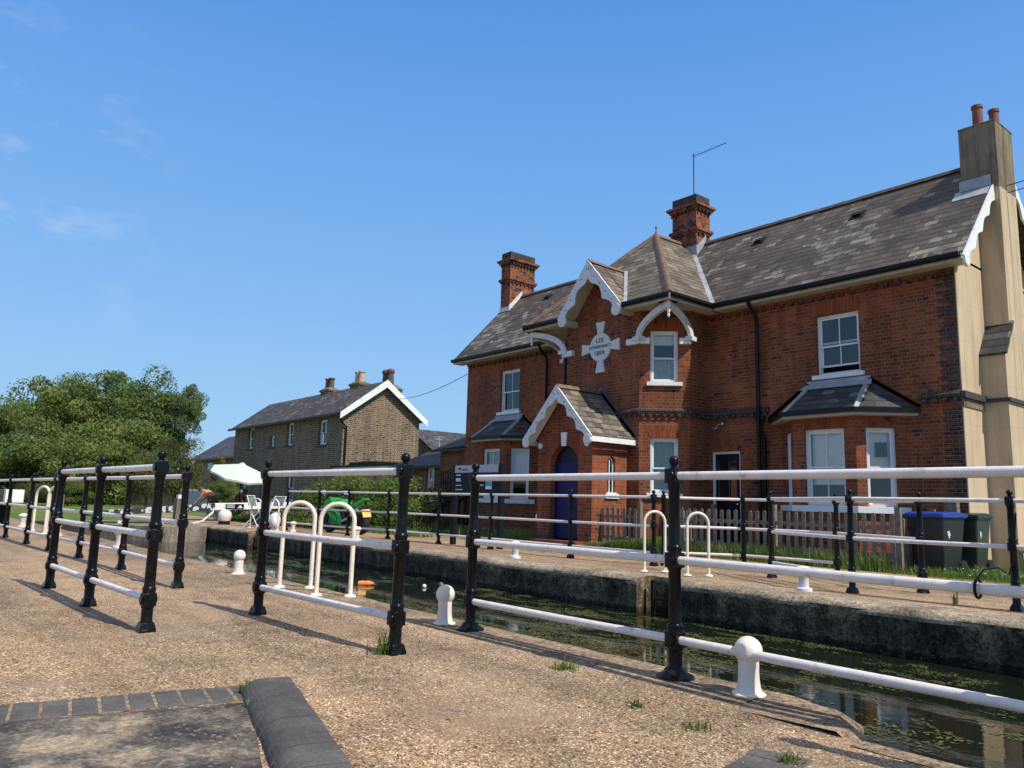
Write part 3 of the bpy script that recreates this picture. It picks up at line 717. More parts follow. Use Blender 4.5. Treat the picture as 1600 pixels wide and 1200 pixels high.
# ------------------------------------------------------------------ bollards and ladder hoops
def bollard_mesh(c, s=1.0, style=0):
    head = [(.069*s*sin(t), (.207-.069*cos(t))*s) for t in [R_(x) for x in range(46, 181, 12)]]
    if style == 0: prof = [(0, -.01), (.078*s, -.01), (.072*s, .006), (.062*s, .016), (.057*s, .035), (.052*s, .07), (.050*s, .11*s), (.051*s, .145*s)]+head
    else: prof = [(0, -.01), (.10*s, -.01), (.098*s, .03), (.062*s, .04), (.058*s, .16*s), (.07*s, .18*s), (.07*s, .19*s)]+[(.10*s*sin(t), (.245-.055*cos(t))*s) for t in [R_(x) for x in range(40, 181, 14)]]
    return MB().lathe(prof, c=c, n=28)
def bollard(x, y, label, s=1.0, style=0, mat='bollard', z=.01, plinth=True):
    root = thing('bollard', (x, y, z), label, 'bollard', 'white mooring bollards along the lock')
    bollard_mesh((x, y, z), s, style).build('bollard_body', mat, root, smooth=True, uv=False)
    if plinth: MB().lathe([(.088*s, -.03), (.084*s, .004), (.072*s, .012)], c=(x, y, z), n=11).build('plinth', 'hoop_cream' if mat == 'bollard' else 'coping', root, uv=False)
bollard(-2.33, 3.47, 'large white round headed bollard on the rounded coping, nearest the camera')
bollard(-4.90, 3.42, 'white ball headed bollard between the short panel and the long near railing', 1.02)
bollard(-9.10, 3.42, 'small white ball bollard beyond the left end of the short railing panel', 1.0)
bollard(-14.06, 3.28, 'flat headed cream bollard on a wide base behind the left railing posts', 1.05, 1)
bollard(-18.2, 3.05, 'white bollard beside the third railing post from the left edge', 1.1, 1)
bollard(-22.4, 3.0, 'small white bollard beside the pair of cream hoops far left', 1.1, 1)
bollard(-10.25, 8.55, 'peeling white bollard on the far edge below the blue door', .95, 1, 'white_old', plinth=False)
bollard(-4.95, 8.50, 'peeling white bollard on the far edge in front of the picket fence', .95, 1, 'white_old', plinth=False)
bollard(-15.9, 8.6, 'white bollard on the far edge right of the motorcycle, behind a near post', 1.0, 1, plinth=False)
bollard(-20.0, 8.9, 'tiny white bollard on the far edge left of the motorcycle', .9, 1, plinth=False)
def hoop(a, b, label, h=.868, r=.0215, n=14, mat='hoop_cream'):
    a, b = V3(*a, -.01), V3(*b, -.01); m = (a+b)/2; R = (b-a).length/2; e = (b-a).normalized()
    root = thing('ladder_hoop', (m.x, m.y, 0), label, 'grab rail', 'cream grab hoops at the lock ladders')
    pts = [a, a+V3(0, 0, h*.4)]
    for k in range(n+1):
        t = pi*k/n; pts.append(m-e*(R*cos(t))+V3(0, 0, h-R+R*sin(t)))
    pts += [b+V3(0, 0, h*.4), b]
    MB().path(pts, r, 14).build('hoop_tube', mat, root, smooth=True, uv=False)
    for p in (a, b): MB().lathe([(.060, 0), (.052, .014), (.034, .022)], c=(p.x, p.y, .012), n=9).build('foot', 'hoop_cream', root, uv=False)
hoop((-7.62, 3.29), (-7.42, 3.53), 'left cream hoop of the pair seen through the short railing panel')
hoop((-6.85, 3.32), (-6.64, 3.56), 'right cream hoop of the pair seen through the short railing panel')
hoop((-7.50, 8.66), (-7.34, 8.92), 'left cream hoop of the far pair over the wall ladder', r=.02)
hoop((-6.82, 8.76), (-6.63, 8.98), 'right cream hoop of the far pair, just right of the near black post', r=.02)
hoop((-22.3, 8.62), (-21.8, 8.72), 'cream hoop beside the white folding chair on the far bank', .86, .022)
hoop((-21.0, 8.62), (-20.6, 8.72), 'cream hoop mostly hidden behind a black post right of the folding chair', .86, .022)
hoop((-18.95, 2.95), (-18.6, 3.15), 'front cream hoop of the pair at the far left railing', 1.0, .028)
hoop((-20.3, 2.92), (-19.9, 3.12), 'rear cream hoop of the pair at the far left railing', 1.0, .028)

# ------------------------------------------------------------------ the red brick house
YW = 15.3; EZ = 5.72; HX0, HX1 = -21.12, -5.65; YB = 19.5; YRG = 17.4; RGZ = 8.33
BL = -18.83; BR = -8.0; TX = -13.34
house = thing('brick_house', (-13.4, 15.3, 0), 'long red brick house with slate roof, white gables, blue arched door and cream end wall', 'house')
H = house
def P(mb, name, mat, parent=None, **kw): return mb.build(name, mat, parent or H, **kw)
# main front wall with openings
g = MB()
zb = -.05
bayh = (BR-1.31-HX0, BR+1.31-HX0, zb, 2.7); bayl = (BL-1.31-HX0, BL+1.31-HX0, zb, 2.7)
win_r = (-8.46-HX0, -7.52-HX0, 3.80, 5.08); win_l = (-19.31-HX0, -18.36-HX0, 3.80, 5.14)
door_r = (-11.19-HX0, -10.40-HX0, .0, 2.27)
g.wall((HX0, YW), (-15.42, YW), zb, EZ+.1, [bayl, win_l])
g.wall((-11.26, YW), (HX1, YW), zb, EZ+.1, [tuple(v-(-11.26-HX0) if i < 2 else v for i, v in enumerate(q)) for q in (bayh, win_r, door_r)])
g.wall((HX1, YB), (HX0, YB), zb, EZ+.1)
g.wall((HX0, YB), (HX0, YW), zb, EZ+.1); g.quad((HX0, YB, EZ+.05), (HX0, YW, EZ+.05), (HX0, YRG, RGZ))
# projecting centre block: left side, left chamfer, front, right chamfer, right side
TL = [(-15.42, YW), (-15.42, 14.59), (-14.59, 13.76), (-12.09, 13.76), (-11.26, 14.59), (-11.26, YW)]
wc = (.26, .91)
g.wall(TL[0], TL[1], zb, EZ+.1); g.wall(TL[1], TL[2], zb, EZ+.1)
g.wall(TL[2], TL[3], zb, EZ, [(.78, 1.72, 0, 2.4)])
g.wall(TL[3], TL[4], zb, EZ+.1, [(wc[0], wc[1], 1.26, 2.54), (wc[0], wc[1], 3.86, 5.10)])
g.wall(TL[4], TL[5], zb, EZ+.1)
g.quad((-14.36, 13.76, EZ), (-12.24, 13.76, EZ), (-12.24, 13.76, EZ+.06), (-13.3, 13.76, 6.95), (-14.36, 13.76, EZ+.06))
P(g, 'wall', 'brick')
# corner quoins of dark brick at the right end
g = MB()
for k in range(74):
    z = .05+k*.075; w_ = .34 if k % 2 else .20
    if k % 2 == 0 and 15 < k < 70: w_ = random.choice((.12, .22, .30))
    g.quad((HX1-w_, YW-.003, z), (HX1+.0, YW-.003, z), (HX1, YW-.003, z+.064), (HX1-w_, YW-.003, z+.064))
P(g, 'dark_quoins', 'brick_dark')
# rendered gable end
g = MB(); g.wall((HX1+.02, YW-.01), (HX1+.02, YB), zb, EZ+.1); g.quad((HX1+.02, YW-.01, EZ+.05), (HX1+.02, YB, EZ+.05), (HX1+.02, YRG, RGZ))
g.quad((HX1, YW-.01, zb), (HX1+.02, YW-.01, zb), (HX1+.02, YW-.01, EZ), (HX1, YW-.01, EZ))
P(g, 'rendered_end_wall', 'render')
def eave_z(y): return 5.74+(y-14.93)*(RGZ-5.74)/(YRG-14.93)
# chimney breast on the end wall
bx1 = -5.20
g = MB()
g.box(HX1, bx1, 16.25, 17.75, zb, 4.05); g.box(HX1, bx1-.015, 16.62, 17.52, 4.05, 7.62)
g.add([(HX1, 16.22, 4.05), (bx1, 16.22, 4.05), (bx1, 16.62, 4.62), (HX1, 16.62, 4.62), (HX1, 17.75, 4.05), (bx1, 17.75, 4.05), (bx1, 17.52, 4.62), (HX1, 17.52, 4.62)],
      [(0, 1, 2, 3), (4, 7, 6, 5), (1, 5, 6, 2), (3, 2, 6, 7)])
P(g, 'chimney_breast', 'render')
g = MB(); g.slab([(HX1-.0, 16.17, 4.0), (bx1+.05, 16.17, 4.0), (bx1+.05, 16.66, 4.70), (HX1-.0, 16.66, 4.70)], .045); P(g, 'breast_tiles', 'slate_dark')
# end stack with pots
g = MB(); g.box(-5.90, bx1-.01, 16.60, 17.54, 7.45, 8.84); g.box(-5.91, bx1, 16.59, 17.55, 8.84, 8.87)
st = P(g, 'chimney_stack', 'render_grey', bevel=.01)
for yy, xx, hh, rr in ((16.86, -5.60, .52, .10), (17.24, -5.42, .50, .095)):
    MB().lathe([(rr*.95, 8.9), (rr, 8.92+hh*.1), (rr*.92, 8.9+hh*.85), (rr*1.1, 8.9+hh*.88), (rr*1.1, 8.9+hh), (rr*.8, 8.9+hh), (rr*.8, 8.9+hh-.1)], c=(xx, yy, -.04), n=20).build('chimney_pot', 'terracotta', st, smooth=True, uv=False)
g = MB(); g.slab([(-6.02, 16.38, eave_z(16.38)+.015), (HX1+.28, 16.38, eave_z(16.38)+.015), (HX1+.28, 16.62, eave_z(16.62)+.015), (-6.02, 16.62, eave_z(16.62)+.015)], .012); g.box(-5.93, HX1+.3, 16.575, 16.592, 7.50, 7.72); P(g, 'stack_flashing', 'lead', st, uv=False)

# string courses, dentils, eaves band
def strings(path):
    s1, s2, s3 = MB(), MB(), MB()
    band(s1, path, 3.165, 3.235, .085, d2=.02); band(s1, path, 3.10, 3.165, .065); dentils(s2, path, 3.02, 3.10, .055, .075, .16); band(s3, path, 2.955, 3.02, .018)
    P(s1, 'string_course', 'brick_dark'); P(s2, 'dentil_course', 'brick_dark'); P(s3, 'lower_band', 'brick_rub')
path1 = TL[1:]+[(BR-1.75, YW)]
strings(TL[1:5]+[(-11.26, YW), (BR-1.62, YW)]); strings([(BR+1.62, YW), (HX1, YW)])
g = MB(); band(g, [(HX1+.02, YW-.07), (HX1+.02, 16.25)], 3.08, 3.20, .07); band(g, [(HX1+.02, 17.75), (HX1+.02, YB)], 3.08, 3.20, .07)
band(g, [(HX1, 16.25), (bx1, 16.25), (bx1, 17.75), (HX1, 17.75)], 3.08, 3.15, .05); P(g, 'end_wall_string', 'sill_dark')
g = MB(); band(g, [(HX1+.02, YW-.02), (HX1+.02, 16.25)], 2.92, 3.075, .02); P(g, 'end_wall_band', 'render_grey')
g = MB()
for a, b in (((HX0, YW), (-15.45, YW)), ((-11.2, YW), (HX1, YW))): dentils(g, [a, b], 5.42, 5.50, .05, .11, .225)
dentils(g, TL[3:5], 5.42, 5.50, .05, .11, .225)
P(g, 'eaves_dentils', 'brick_dark')
for pth in ([(HX0, YW), (-15.45, YW)], [TL[3], TL[4], (-11.26, YW), (HX1, YW)]):
    g = MB(); band(g, pth, 5.50, 5.60, .06); P(g, 'eaves_band', 'brick')

# ---- roofs
def eave_z(y): return 5.74+(y-14.93)*(RGZ-5.74)/(YRG-14.93)
g = MB()
rx0, rx1 = HX0-.36, HX1+.30
g.slab([(rx0, 14.93, 5.74), (rx1, 14.93, 5.74), (rx1, YRG, RGZ), (rx0, YRG, RGZ)]); g.slab([(rx0, YRG, RGZ), (rx1, YRG, RGZ), (rx1, 19.87, 5.74), (rx0, 19.87, 5.74)])
roof = P(g, 'roof', 'slate')
AX = (TX, 15.85, 8.31); cl, cr, cy_, cz = -15.83, -10.85, 13.36, 5.70
nl, nr, ny, nz = -14.36, -12.24, 14.56, 6.96
g = MB()
g.slab([(cl, cy_, cz), (nl, cy_, cz), (TX, ny, nz), AX], .045); g.slab([(nr, cy_, cz), (cr, cy_, cz), AX, (TX, ny, nz)], .045)
g.slab([(cr, cy_, cz), (cr, 14.90, cz), (TX, YRG, RGZ), AX], .045)
g.slab([(cl, 14.90, cz), (cl, cy_, cz), AX, (TX, YRG, RGZ)], .045)
P(g, 'centre_roof', 'slate_old')
g = MB()
g.slab([(nl-.02, 13.26, cz+.01), (TX, 13.26, nz+.02), (TX, ny, nz+.02), (nl-.02, cy_+.04, cz+.01)], .05)
g.slab([(TX, 13.26, nz+.02), (nr+.02, 13.26, cz+.01), (nr+.02, cy_+.04, cz+.01), (TX, ny, nz+.02)], .05)
P(g, 'gablet_roof', 'slate_old')
def ridge(mb, a, b, r=.075, up=.03):
    a, b = Vector(a), Vector(b); d = b-a; L = d.length; n = max(1, int(L/.3)); s = d.cross(V3(0, 0, 1)).normalized(); u = s.cross(d).normalized()
    if u.z < 0: u = -u
    for i in range(n):
        p = a+d*(i/n); q = a+d*((i+.985)/n); j = random.uniform(-.004, .004); U = u*(up+j)
        prof = [-s*r*1.25-u*r*1.0, -s*r*.5+u*r*.1, u*r*.45, s*r*.5+u*r*.1, s*r*1.25-u*r*1.0]
        mb.prism([p+U+x for x in prof], q-p)
g = MB(); ridge(g, (rx0, YRG, RGZ), (-6.02, YRG, RGZ)); P(g, 'ridge_tiles', 'tile_dark', roof, uv=False)
for a_, b_, r_ in ((AX, (TX, YRG, RGZ), .08), (AX, (cr, cy_, cz+.01), .10), (AX, (cl, cy_, cz+.01), .09), ((TX, 13.24, nz+.03), (TX, ny, nz+.02), .06)):
    g = MB(); ridge(g, a_, b_, r_); P(g, 'ridge_tiles', 'tile_red', uv=False)
g = MB(); g.lathe([(.05, 0), (.035, .06), (.016, .10), (.014, .17), (.03, .19), (.02, .24), (.004, .26)], c=(TX, 15.85, 8.33), n=12); P(g, 'roof_finial', 'terracotta', uv=False)
def strip(mb, a, b, w, off=.02, side=V3(1, 0, 0)):
    a, b = Vector(a), Vector(b); side = Vector(side).normalized()
    mb.prism([a-side*w+V3(0, 0, off), a+side*w+V3(0, 0, off), b+side*w+V3(0, 0, off), b-side*w+V3(0, 0, off)], V3(0, 0, .012))
g = MB(); strip(g, (cr+.01, 14.92, cz+.03), (TX+.4, 17.0, RGZ-.42), .06, .03, (1, .35, 0)); strip(g, (cl-.01, 14.92, cz+.03), (TX-.4, 17.0, RGZ-.42), .06, .03, (1, -.35, 0))
strip(g, (nr+.0, cy_+.06, cz+.05), (TX+.05, ny+.03, nz+.03), .045, .02, (1, .5, 0)); strip(g, (nl, cy_+.06, cz+.05), (TX-.05, ny+.03, nz+.03), .045, .02, (1, -.5, 0))
P(g, 'valley_lead', 'lead', uv=False)
# roof vents
def on_roof(x, y, o=0.0): return V3(x, y, eave_z(y)+o)
for x, y in ((-10.78, 16.84), (-8.18, 16.81), (-18.97, 16.95)):
    g = MB(); s_ = V3(0, 1, (RGZ-5.74)/(YRG-14.93)).normalized(); n_ = V3(0, -s_.z, s_.y)
    g.cbox(on_roof(x, y)+n_*.008, (.17, 0, 0), s_*.16, n_*.006)
    c = on_roof(x, y)+n_*.04; g.prism([c-s_*.07+V3(-.10, 0, 0)-n_*.03, c-s_*.07+V3(-.10, 0, 0)+n_*.03, c+s_*.08+V3(-.10, 0, 0)-n_*.03], V3(.2, 0, 0)); P(g, 'roof_vent', 'black', roof, uv=False)
# eaves: soffit, fascia, gutter, downpipes
def eave(p0, p1, z=5.66, inner=.38, cap=True):
    sof, gut = MB(), MB()
    a, b = V3(*p0, z), V3(*p1, z); d = (b-a).normalized(); n = V3(d.y, -d.x, 0)
    sof.hexa([a-n*inner-V3(0, 0, .09), b-n*inner-V3(0, 0, .09), b-V3(0, 0, .09), a-V3(0, 0, .09)], [a-n*inner-V3(0, 0, .07), b-n*inner-V3(0, 0, .07), b-V3(0, 0, .07), a-V3(0, 0, .07)])
    sof.cbox((a+b)/2+n*.012-V3(0, 0, .03), d*(b-a).length/2, n*.012, V3(0, 0, .075))
    L = (b-a).length; c = (a+b)/2+n*.08
    sec = [(-.055, .05), (-.055, -.01), (-.035, -.045), (0, -.058), (.035, -.045), (.055, -.01), (.055, .05)]
    gut.prism([a+n*(.08+y)+V3(0, 0, zz) for y, zz in sec], b-a)
    P(sof, 'fascia', 'cream', uv=False); P(gut, 'gutter', 'black_gutter', uv=False)
eave((rx0+.02, 14.93), (cl-.08, 14.93), inner=.36); eave((cr+.05, 14.93), (rx1-.03, 14.93), inner=.36)
eave((cl, 13.36), (nl-.03, 13.36), inner=.39); eave((nr+.03, 13.36), (cr, 13.36), inner=.39); eave((cr, 13.36), (cr, 14.9), inner=.40); eave((cl, 14.9), (cl, 13.36), inner=.40)
# soffit infill over the chamfered corner
sof = MB(); sof.hexa([(-12.2, 13.4, 5.575), (-10.9, 13.4, 5.575), (-10.9, 15.25, 5.575), (-11.4, 15.25, 5.575)], [(-12.2, 13.4, 5.585), (-10.9, 13.4, 5.585), (-10.9, 15.25, 5.585), (-11.4, 15.25, 5.585)])
P(sof, 'soffit', 'cream', uv=False); sof = MB(); sof.hexa([(-15.8, 13.4, 5.575), (-14.4, 13.4, 5.575), (-15.3, 15.25, 5.575), (-15.8, 15.25, 5.575)], [(-15.8, 13.4, 5.585), (-14.4, 13.4, 5.585), (-15.3, 15.25, 5.585), (-15.8, 15.25, 5.585)])
P(sof, 'soffit', 'cream', uv=False)
for x, z0, z1 in ((-9.84, .0, 5.6), (-17.0, .0, 5.6)):
    g = MB(); g.path([(x, 14.86, z1+.02), (x, 14.95, z1-.12), (x, 15.18, z1-.32), (x, 15.2, z1-.5), (x, 15.2, z0)], .045, 12)
    for zz in (1.2, 2.9, 4.4): g.lathe([(.058, 0), (.058, .06)], c=(x, 15.2, zz), n=12)
    P(g, 'downpipe', 'black_gutter', uv=False, smooth=True)
g = MB(); g.path([(-15.25, 14.50, 5.5), (-15.0, 14.10, 5.2), (-15.0, 14.08, .1)], .045, 12); P(g, 'downpipe', 'black_gutter', uv=False, smooth=True)
g = MB(); g.path([(-9.55, 14.98, 2.95), (-9.75, 15.12, 2.7), (-9.72, 15.22, 2.5), (-9.72, 15.22, 0)], .04, 10); P(g, 'downpipe', 'black_gutter', uv=False, smooth=True)

# bargeboards (scalloped)
def barge(mb, apex, foot, nrm, w0=.17, cusps=3, th=.04, lobe=.11, arch=.32, holes=None):
    apex, foot, nrm = map(Vector, (apex, foot, nrm)); d = foot-apex; L = d.length; d.normalize()
    inn = nrm.cross(d).normalized()
    if inn.z > 0: inn = -inn
    top = []; bot = []; K = 48
    ax = V3(d.x, d.y, 0).normalized()
    for k in range(K+1):
        t = k/K; s = t*L; p = apex+d*s
        if t < arch:
            q = t/arch; w = w0*(1.0+.55*(1-sqrt(max(0, 1-(1-q)**2))) )
            w = w0*(1.22-.0*q)
            # round arch head: inner edge kept on a circle about the apex axis
        else:
            q = (t-arch)/(1-arch)*cusps; fq = q % 1.0; w = w0*(.74+.55*abs(2*fq-1)**1.5)
        e = p+inn*w; top.append(p); bot.append(e)
    # apex: clamp the inner edge so that both halves meet on the centre line
    for i, e in enumerate(bot):
        h = (e-apex).dot(ax)
        if h < 0: bot[i] = e-ax*h
    a0 = bot[0].z
    for k in range(K): mb.prism([top[k], top[k+1], bot[k+1], bot[k]], nrm*th)
    mb.lathe([(lobe, -.001), (lobe, th+.006), (lobe*.85, th+.014)], c=foot-d*lobe*.35+inn*w0*.78, n=18, axis=nrm)
    if holes is not None:
        for k in range(5):
            p = apex+d*(L*(.12+.17*k))+inn*w0*.5+nrm*(th+.001); holes.lathe([(.016, -.002), (.016, .004)], c=p, n=10, axis=nrm)
hl = MB()
g = MB(); barge(g, (TX, 13.26, nz+.06), (nl-.06, 13.26, cz-.04), (0, -1, 0), holes=hl, cusps=2, arch=.30, w0=.25, lobe=.15); barge(g, (TX, 13.26, nz+.06), (nr+.06, 13.26, cz-.04), (0, -1, 0), holes=hl, cusps=2, arch=.30, w0=.25, lobe=.15)
P(g, 'bargeboard', 'white_old', uv=False)
g = MB()
for sx in (nl, nr): g.box(min(sx, sx+(.16 if sx < TX else -.16)), max(sx, sx+(.16 if sx < TX else -.16)), 13.30, 13.75, cz-.20, cz-.06)
for x in (-1, 1): g.slab([(TX, 13.28, nz-.04), (TX+x*1.02, 13.28, cz-.07), (TX+x*1.02, 13.74, cz-.07), (TX, 13.74, nz-.04)], .02)
P(g, 'gablet_soffit', 'cream', uv=False)
g = MB()
for yy, s_ in ((14.86, -1), (19.94, 1)): barge(g, (rx1+.005, YRG, RGZ+.03), (rx1+.005, yy, 5.64), (1, 0, 0), w0=.20, cusps=6, lobe=.12, arch=.05)
P(g, 'end_bargeboard', 'white', uv=False)

# roundel with lettering
CX, CZ = -13.35, 4.86
g = MB(); rr = .362
g.lathe([(rr, -.0), (rr, .045), (rr*.97, .055)], c=(CX, 13.765, CZ), n=40, axis=(0, -1, 0))
for a in range(4):
    c_, s_ = cos(a*pi/2), sin(a*pi/2)
    def tr(u, v): return (CX+u*c_-v*s_, 13.765, CZ+u*s_+v*c_)
    g.prism([tr(.32, -.085), tr(.645, -.15), tr(.645, .15), tr(.32, .085)], (0, -.05, 0))
rd = P(g, 'stone_roundel', 'white_old', uv=False)
def text(body, size, loc, parent, mat='letter', rx=pi/2, rz=0.0, ext=.004, name='lettering', space=1.15):
    c = bpy.data.curves.new(name, 'FONT'); c.body = body; c.size = size; c.extrude = ext; c.align_x = 'CENTER'; c.align_y = 'CENTER'; c.space_character = space
    o = bpy.data.objects.new(name, c); COL.objects.link(o); dg = bpy.context.evaluated_depsgraph_get()
    me = bpy.data.meshes.new_from_object(o.evaluated_get(dg)); me.materials.clear(); me.materials.append(M[mat]); bpy.data.objects.remove(o)
    q = bpy.data.objects.new(name, me); COL.objects.link(q); q.rotation_euler = (rx, 0, rz)
    org = V3(0, 0, 0); a = parent
    while a is not None: org += a.location; a = a.parent
    q.location = Vector(loc)-org; q.parent = parent; return q
text('LEE', .16, (CX, 13.706, CZ+.165), rd); text('CONSERVANCY', .104, (CX, 13.706, CZ+.01), rd, space=1.0); text('1889.', .16, (CX, 13.706, CZ-.155), rd)
g = MB()   # dark voussoirs round the roundel
for k in range(24):
    a = 2*pi*(k+.5)/24
    if abs(math.remainder(a, pi/2)) < .26: continue
    d = V3(cos(a), 0, sin(a)); w_ = V3(-d.z, 0, d.x); c = V3(CX, 13.757, CZ)+d*.49
    g.cbox(c, d*.10, w_*.038, (0, .004, 0))
P(g, 'roundel_surround', 'brick_chim')

# windows -------------------------------------------------------------
def window(p0, p1, z0, z1, rec=.075, bars=(1, 1), sill=True, inner='curtain', raised=0.0, meet=.5, arch=False, sillw=.07, sill_h=.10, blindz=.5, fw=.055, parent=None, sillmat='white'):
    p0, p1 = V3(p0[0], p0[1], 0), V3(p1[0], p1[1], 0); L = (p1-p0).length; d = (p1-p0)/L; n = V3(d.y, -d.x, 0)
    Q = lambda u, z, o: p0+d*u+V3(0, 0, z)-n*o
    def bar(mb, u0, u1, za, zb_, o0, o1):
        mb.hexa([Q(u0, za, o0), Q(u1, za, o0), Q(u1, za, o1), Q(u0, za, o1)], [Q(u0, zb_, o0), Q(u1, zb_, o0), Q(u1, zb_, o1), Q(u0, zb_, o1)])
    g = MB(); r = rec
    bar(g, 0, fw, z0, z1, r, r+.09); bar(g, L-fw, L, z0, z1, r, r+.09); bar(g, fw, L-fw, z1-fw, z1, r+.001, r+.09); bar(g, fw, L-fw, z0, z0+fw*.8, r-.01, r+.09)
    w = P(g, 'window', 'white', parent, uv=False)
    zm = z0+fw*.8+(z1-z0-fw*1.8)*meet; s = MB(); sw = .034
    lo, hi = z0+fw*.8, z1-fw
    # upper sash in front, lower sash behind it
    for a, b, o, bb, rs in ((zm-.02, hi, r+.022, bars[1], 0), (lo+raised, zm+.015+raised*.6, r+.052, bars[0], raised)):
        bar(s, fw, fw+sw, a, b, o, o+.03); bar(s, L-fw-sw, L-fw, a, b, o, o+.03); bar(s, fw+sw, L-fw-sw, b-sw, b, o, o+.03); bar(s, fw+sw, L-fw-sw, a, a+sw*1.1, o, o+.03)
        if bb:
            bar(s, L/2-.010, L/2+.010, a+sw, b-sw, o+.004, o+.026)
    s.build('sash', 'white', w, uv=False)
    gl = MB()
    for a, b, o in ((zm, hi-sw, r+.037), (lo+raised+sw, zm+raised*.6-.02, r+.067)): gl.quad(Q(fw+sw*.5, a, o), Q(L-fw-sw*.5, a, o), Q(L-fw-sw*.5, b, o), Q(fw+sw*.5, b, o))
    gl.build('pane', 'glass', w, uv=False)
    if sill:
        q = MB(); q.hexa([Q(-.09, z0-sill_h, -sillw), Q(L+.09, z0-sill_h, -sillw), Q(L+.09, z0-sill_h, r+.05), Q(-.09, z0-sill_h, r+.05)],
                         [Q(-.09, z0-.01, -sillw), Q(L+.09, z0-.01, -sillw), Q(L+.09, z0+.004, r+.05), Q(-.09, z0+.004, r+.05)]); q.build('sill', sillmat, w, uv=False, bevel=.006)
    ic = MB()
    if inner in ('curtain', 'curtain_green'):
        K = 60; b0 = 0
        for k in range(K):
            u0, u1 = fw+(L-2*fw)*k/K, fw+(L-2*fw)*(k+1)/K
            o = lambda u: r+.15+.018*sin(u*70+z0*3)+.008*sin(u*173)
            ic.quad(Q(u0, z0+.03, o(u0)), Q(u1, z0+.03, o(u1)), Q(u1, z1-.03, o(u1)), Q(u0, z1-.03, o(u0)))
        ic.build('curtain', inner, w, uv=False)
    elif inner == 'half':
        K = 44
        for k in range(K):
            u0, u1 = fw+(L-2*fw)*k/K, fw+(L-2*fw)*(k+1)/K; o = lambda u: r+.15+.02*sin(u*44)+.008*sin(u*120)
            ic.quad(Q(u0, z0+.03, o(u0)), Q(u1, z0+.03, o(u1)), Q(u1, z0+(z1-z0)*.5, o(u1)), Q(u0, z0+(z1-z0)*.5, o(u0)))
        ic.build('curtain', 'curtain', w, uv=False); ic = MB(); zz = z1-(z1-z0)*blindz; ic.quad(Q(fw, zz, r+.13), Q(L-fw, zz, r+.13), Q(L-fw, z1-.03, r+.13), Q(fw, z1-.03, r+.13)); ic.build('blind', 'blind', w, uv=False)
    elif inner == 'blind':
        zz = z1-(z1-z0)*blindz; ic.quad(Q(fw, zz, r+.14), Q(L-fw, zz, r+.14), Q(L-fw, z1-.03, r+.14), Q(fw, z1-.03, r+.14)); ic.cbox(Q(L/2, zz, r+.14), d*(L/2-fw), n*.012, (0, 0, .012)); ic.build('blind', 'blind', w, uv=False)
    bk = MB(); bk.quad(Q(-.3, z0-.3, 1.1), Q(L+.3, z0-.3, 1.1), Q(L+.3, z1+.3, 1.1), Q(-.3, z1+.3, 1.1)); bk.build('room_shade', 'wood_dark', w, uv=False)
    return w
def lintel(p0, p1, z, h=.26, sp=.13, o=.004, mat='brick_rub'):
    """flat arch of rubbed bricks, splayed at the ends"""
    p0, p1 = V3(p0[0], p0[1], 0), V3(p1[0], p1[1], 0); L = (p1-p0).length; d = (p1-p0)/L; n = V3(d.y, -d.x, 0)
    Q = lambda u, zz: p0+d*u+V3(0, 0, zz)+n*o
    g = MB(); k = max(5, int(L/.07)); 
    for i in range(k):
        a, b = i/k, (i+.93)/k
        g.prism([Q(L*a, z), Q(L*b, z), Q(-sp+(L+2*sp)*b, z+h), Q(-sp+(L+2*sp)*a, z+h)], n*.003)
    P(g, 'flat_arch', mat)
window((-8.46, YW), (-7.52, YW), 3.80, 5.08, inner=None, raised=.13, meet=.48); lintel((-8.46, YW), (-7.52, YW), 5.08, .28)
window((-19.31, YW), (-18.36, YW), 3.80, 5.14, inner=None, meet=.48); lintel((-19.31, YW), (-18.36, YW), 5.14, .26)
e = Vector((sqrt(.5), sqrt(.5))); T3 = Vector(TL[3]); ca = lambda u: T3+e*u
window(ca(.26), ca(.91), 3.86, 5.10, inner='half', blindz=.26, bars=(0, 0), meet=.47); lintel(ca(.26), ca(.91), 5.10, .26)
window(ca(.26), ca(.91), 1.26, 2.54, inner='curtain_green', bars=(0, 0), meet=.45); lintel(ca(.26), ca(.91), 2.54, .30)

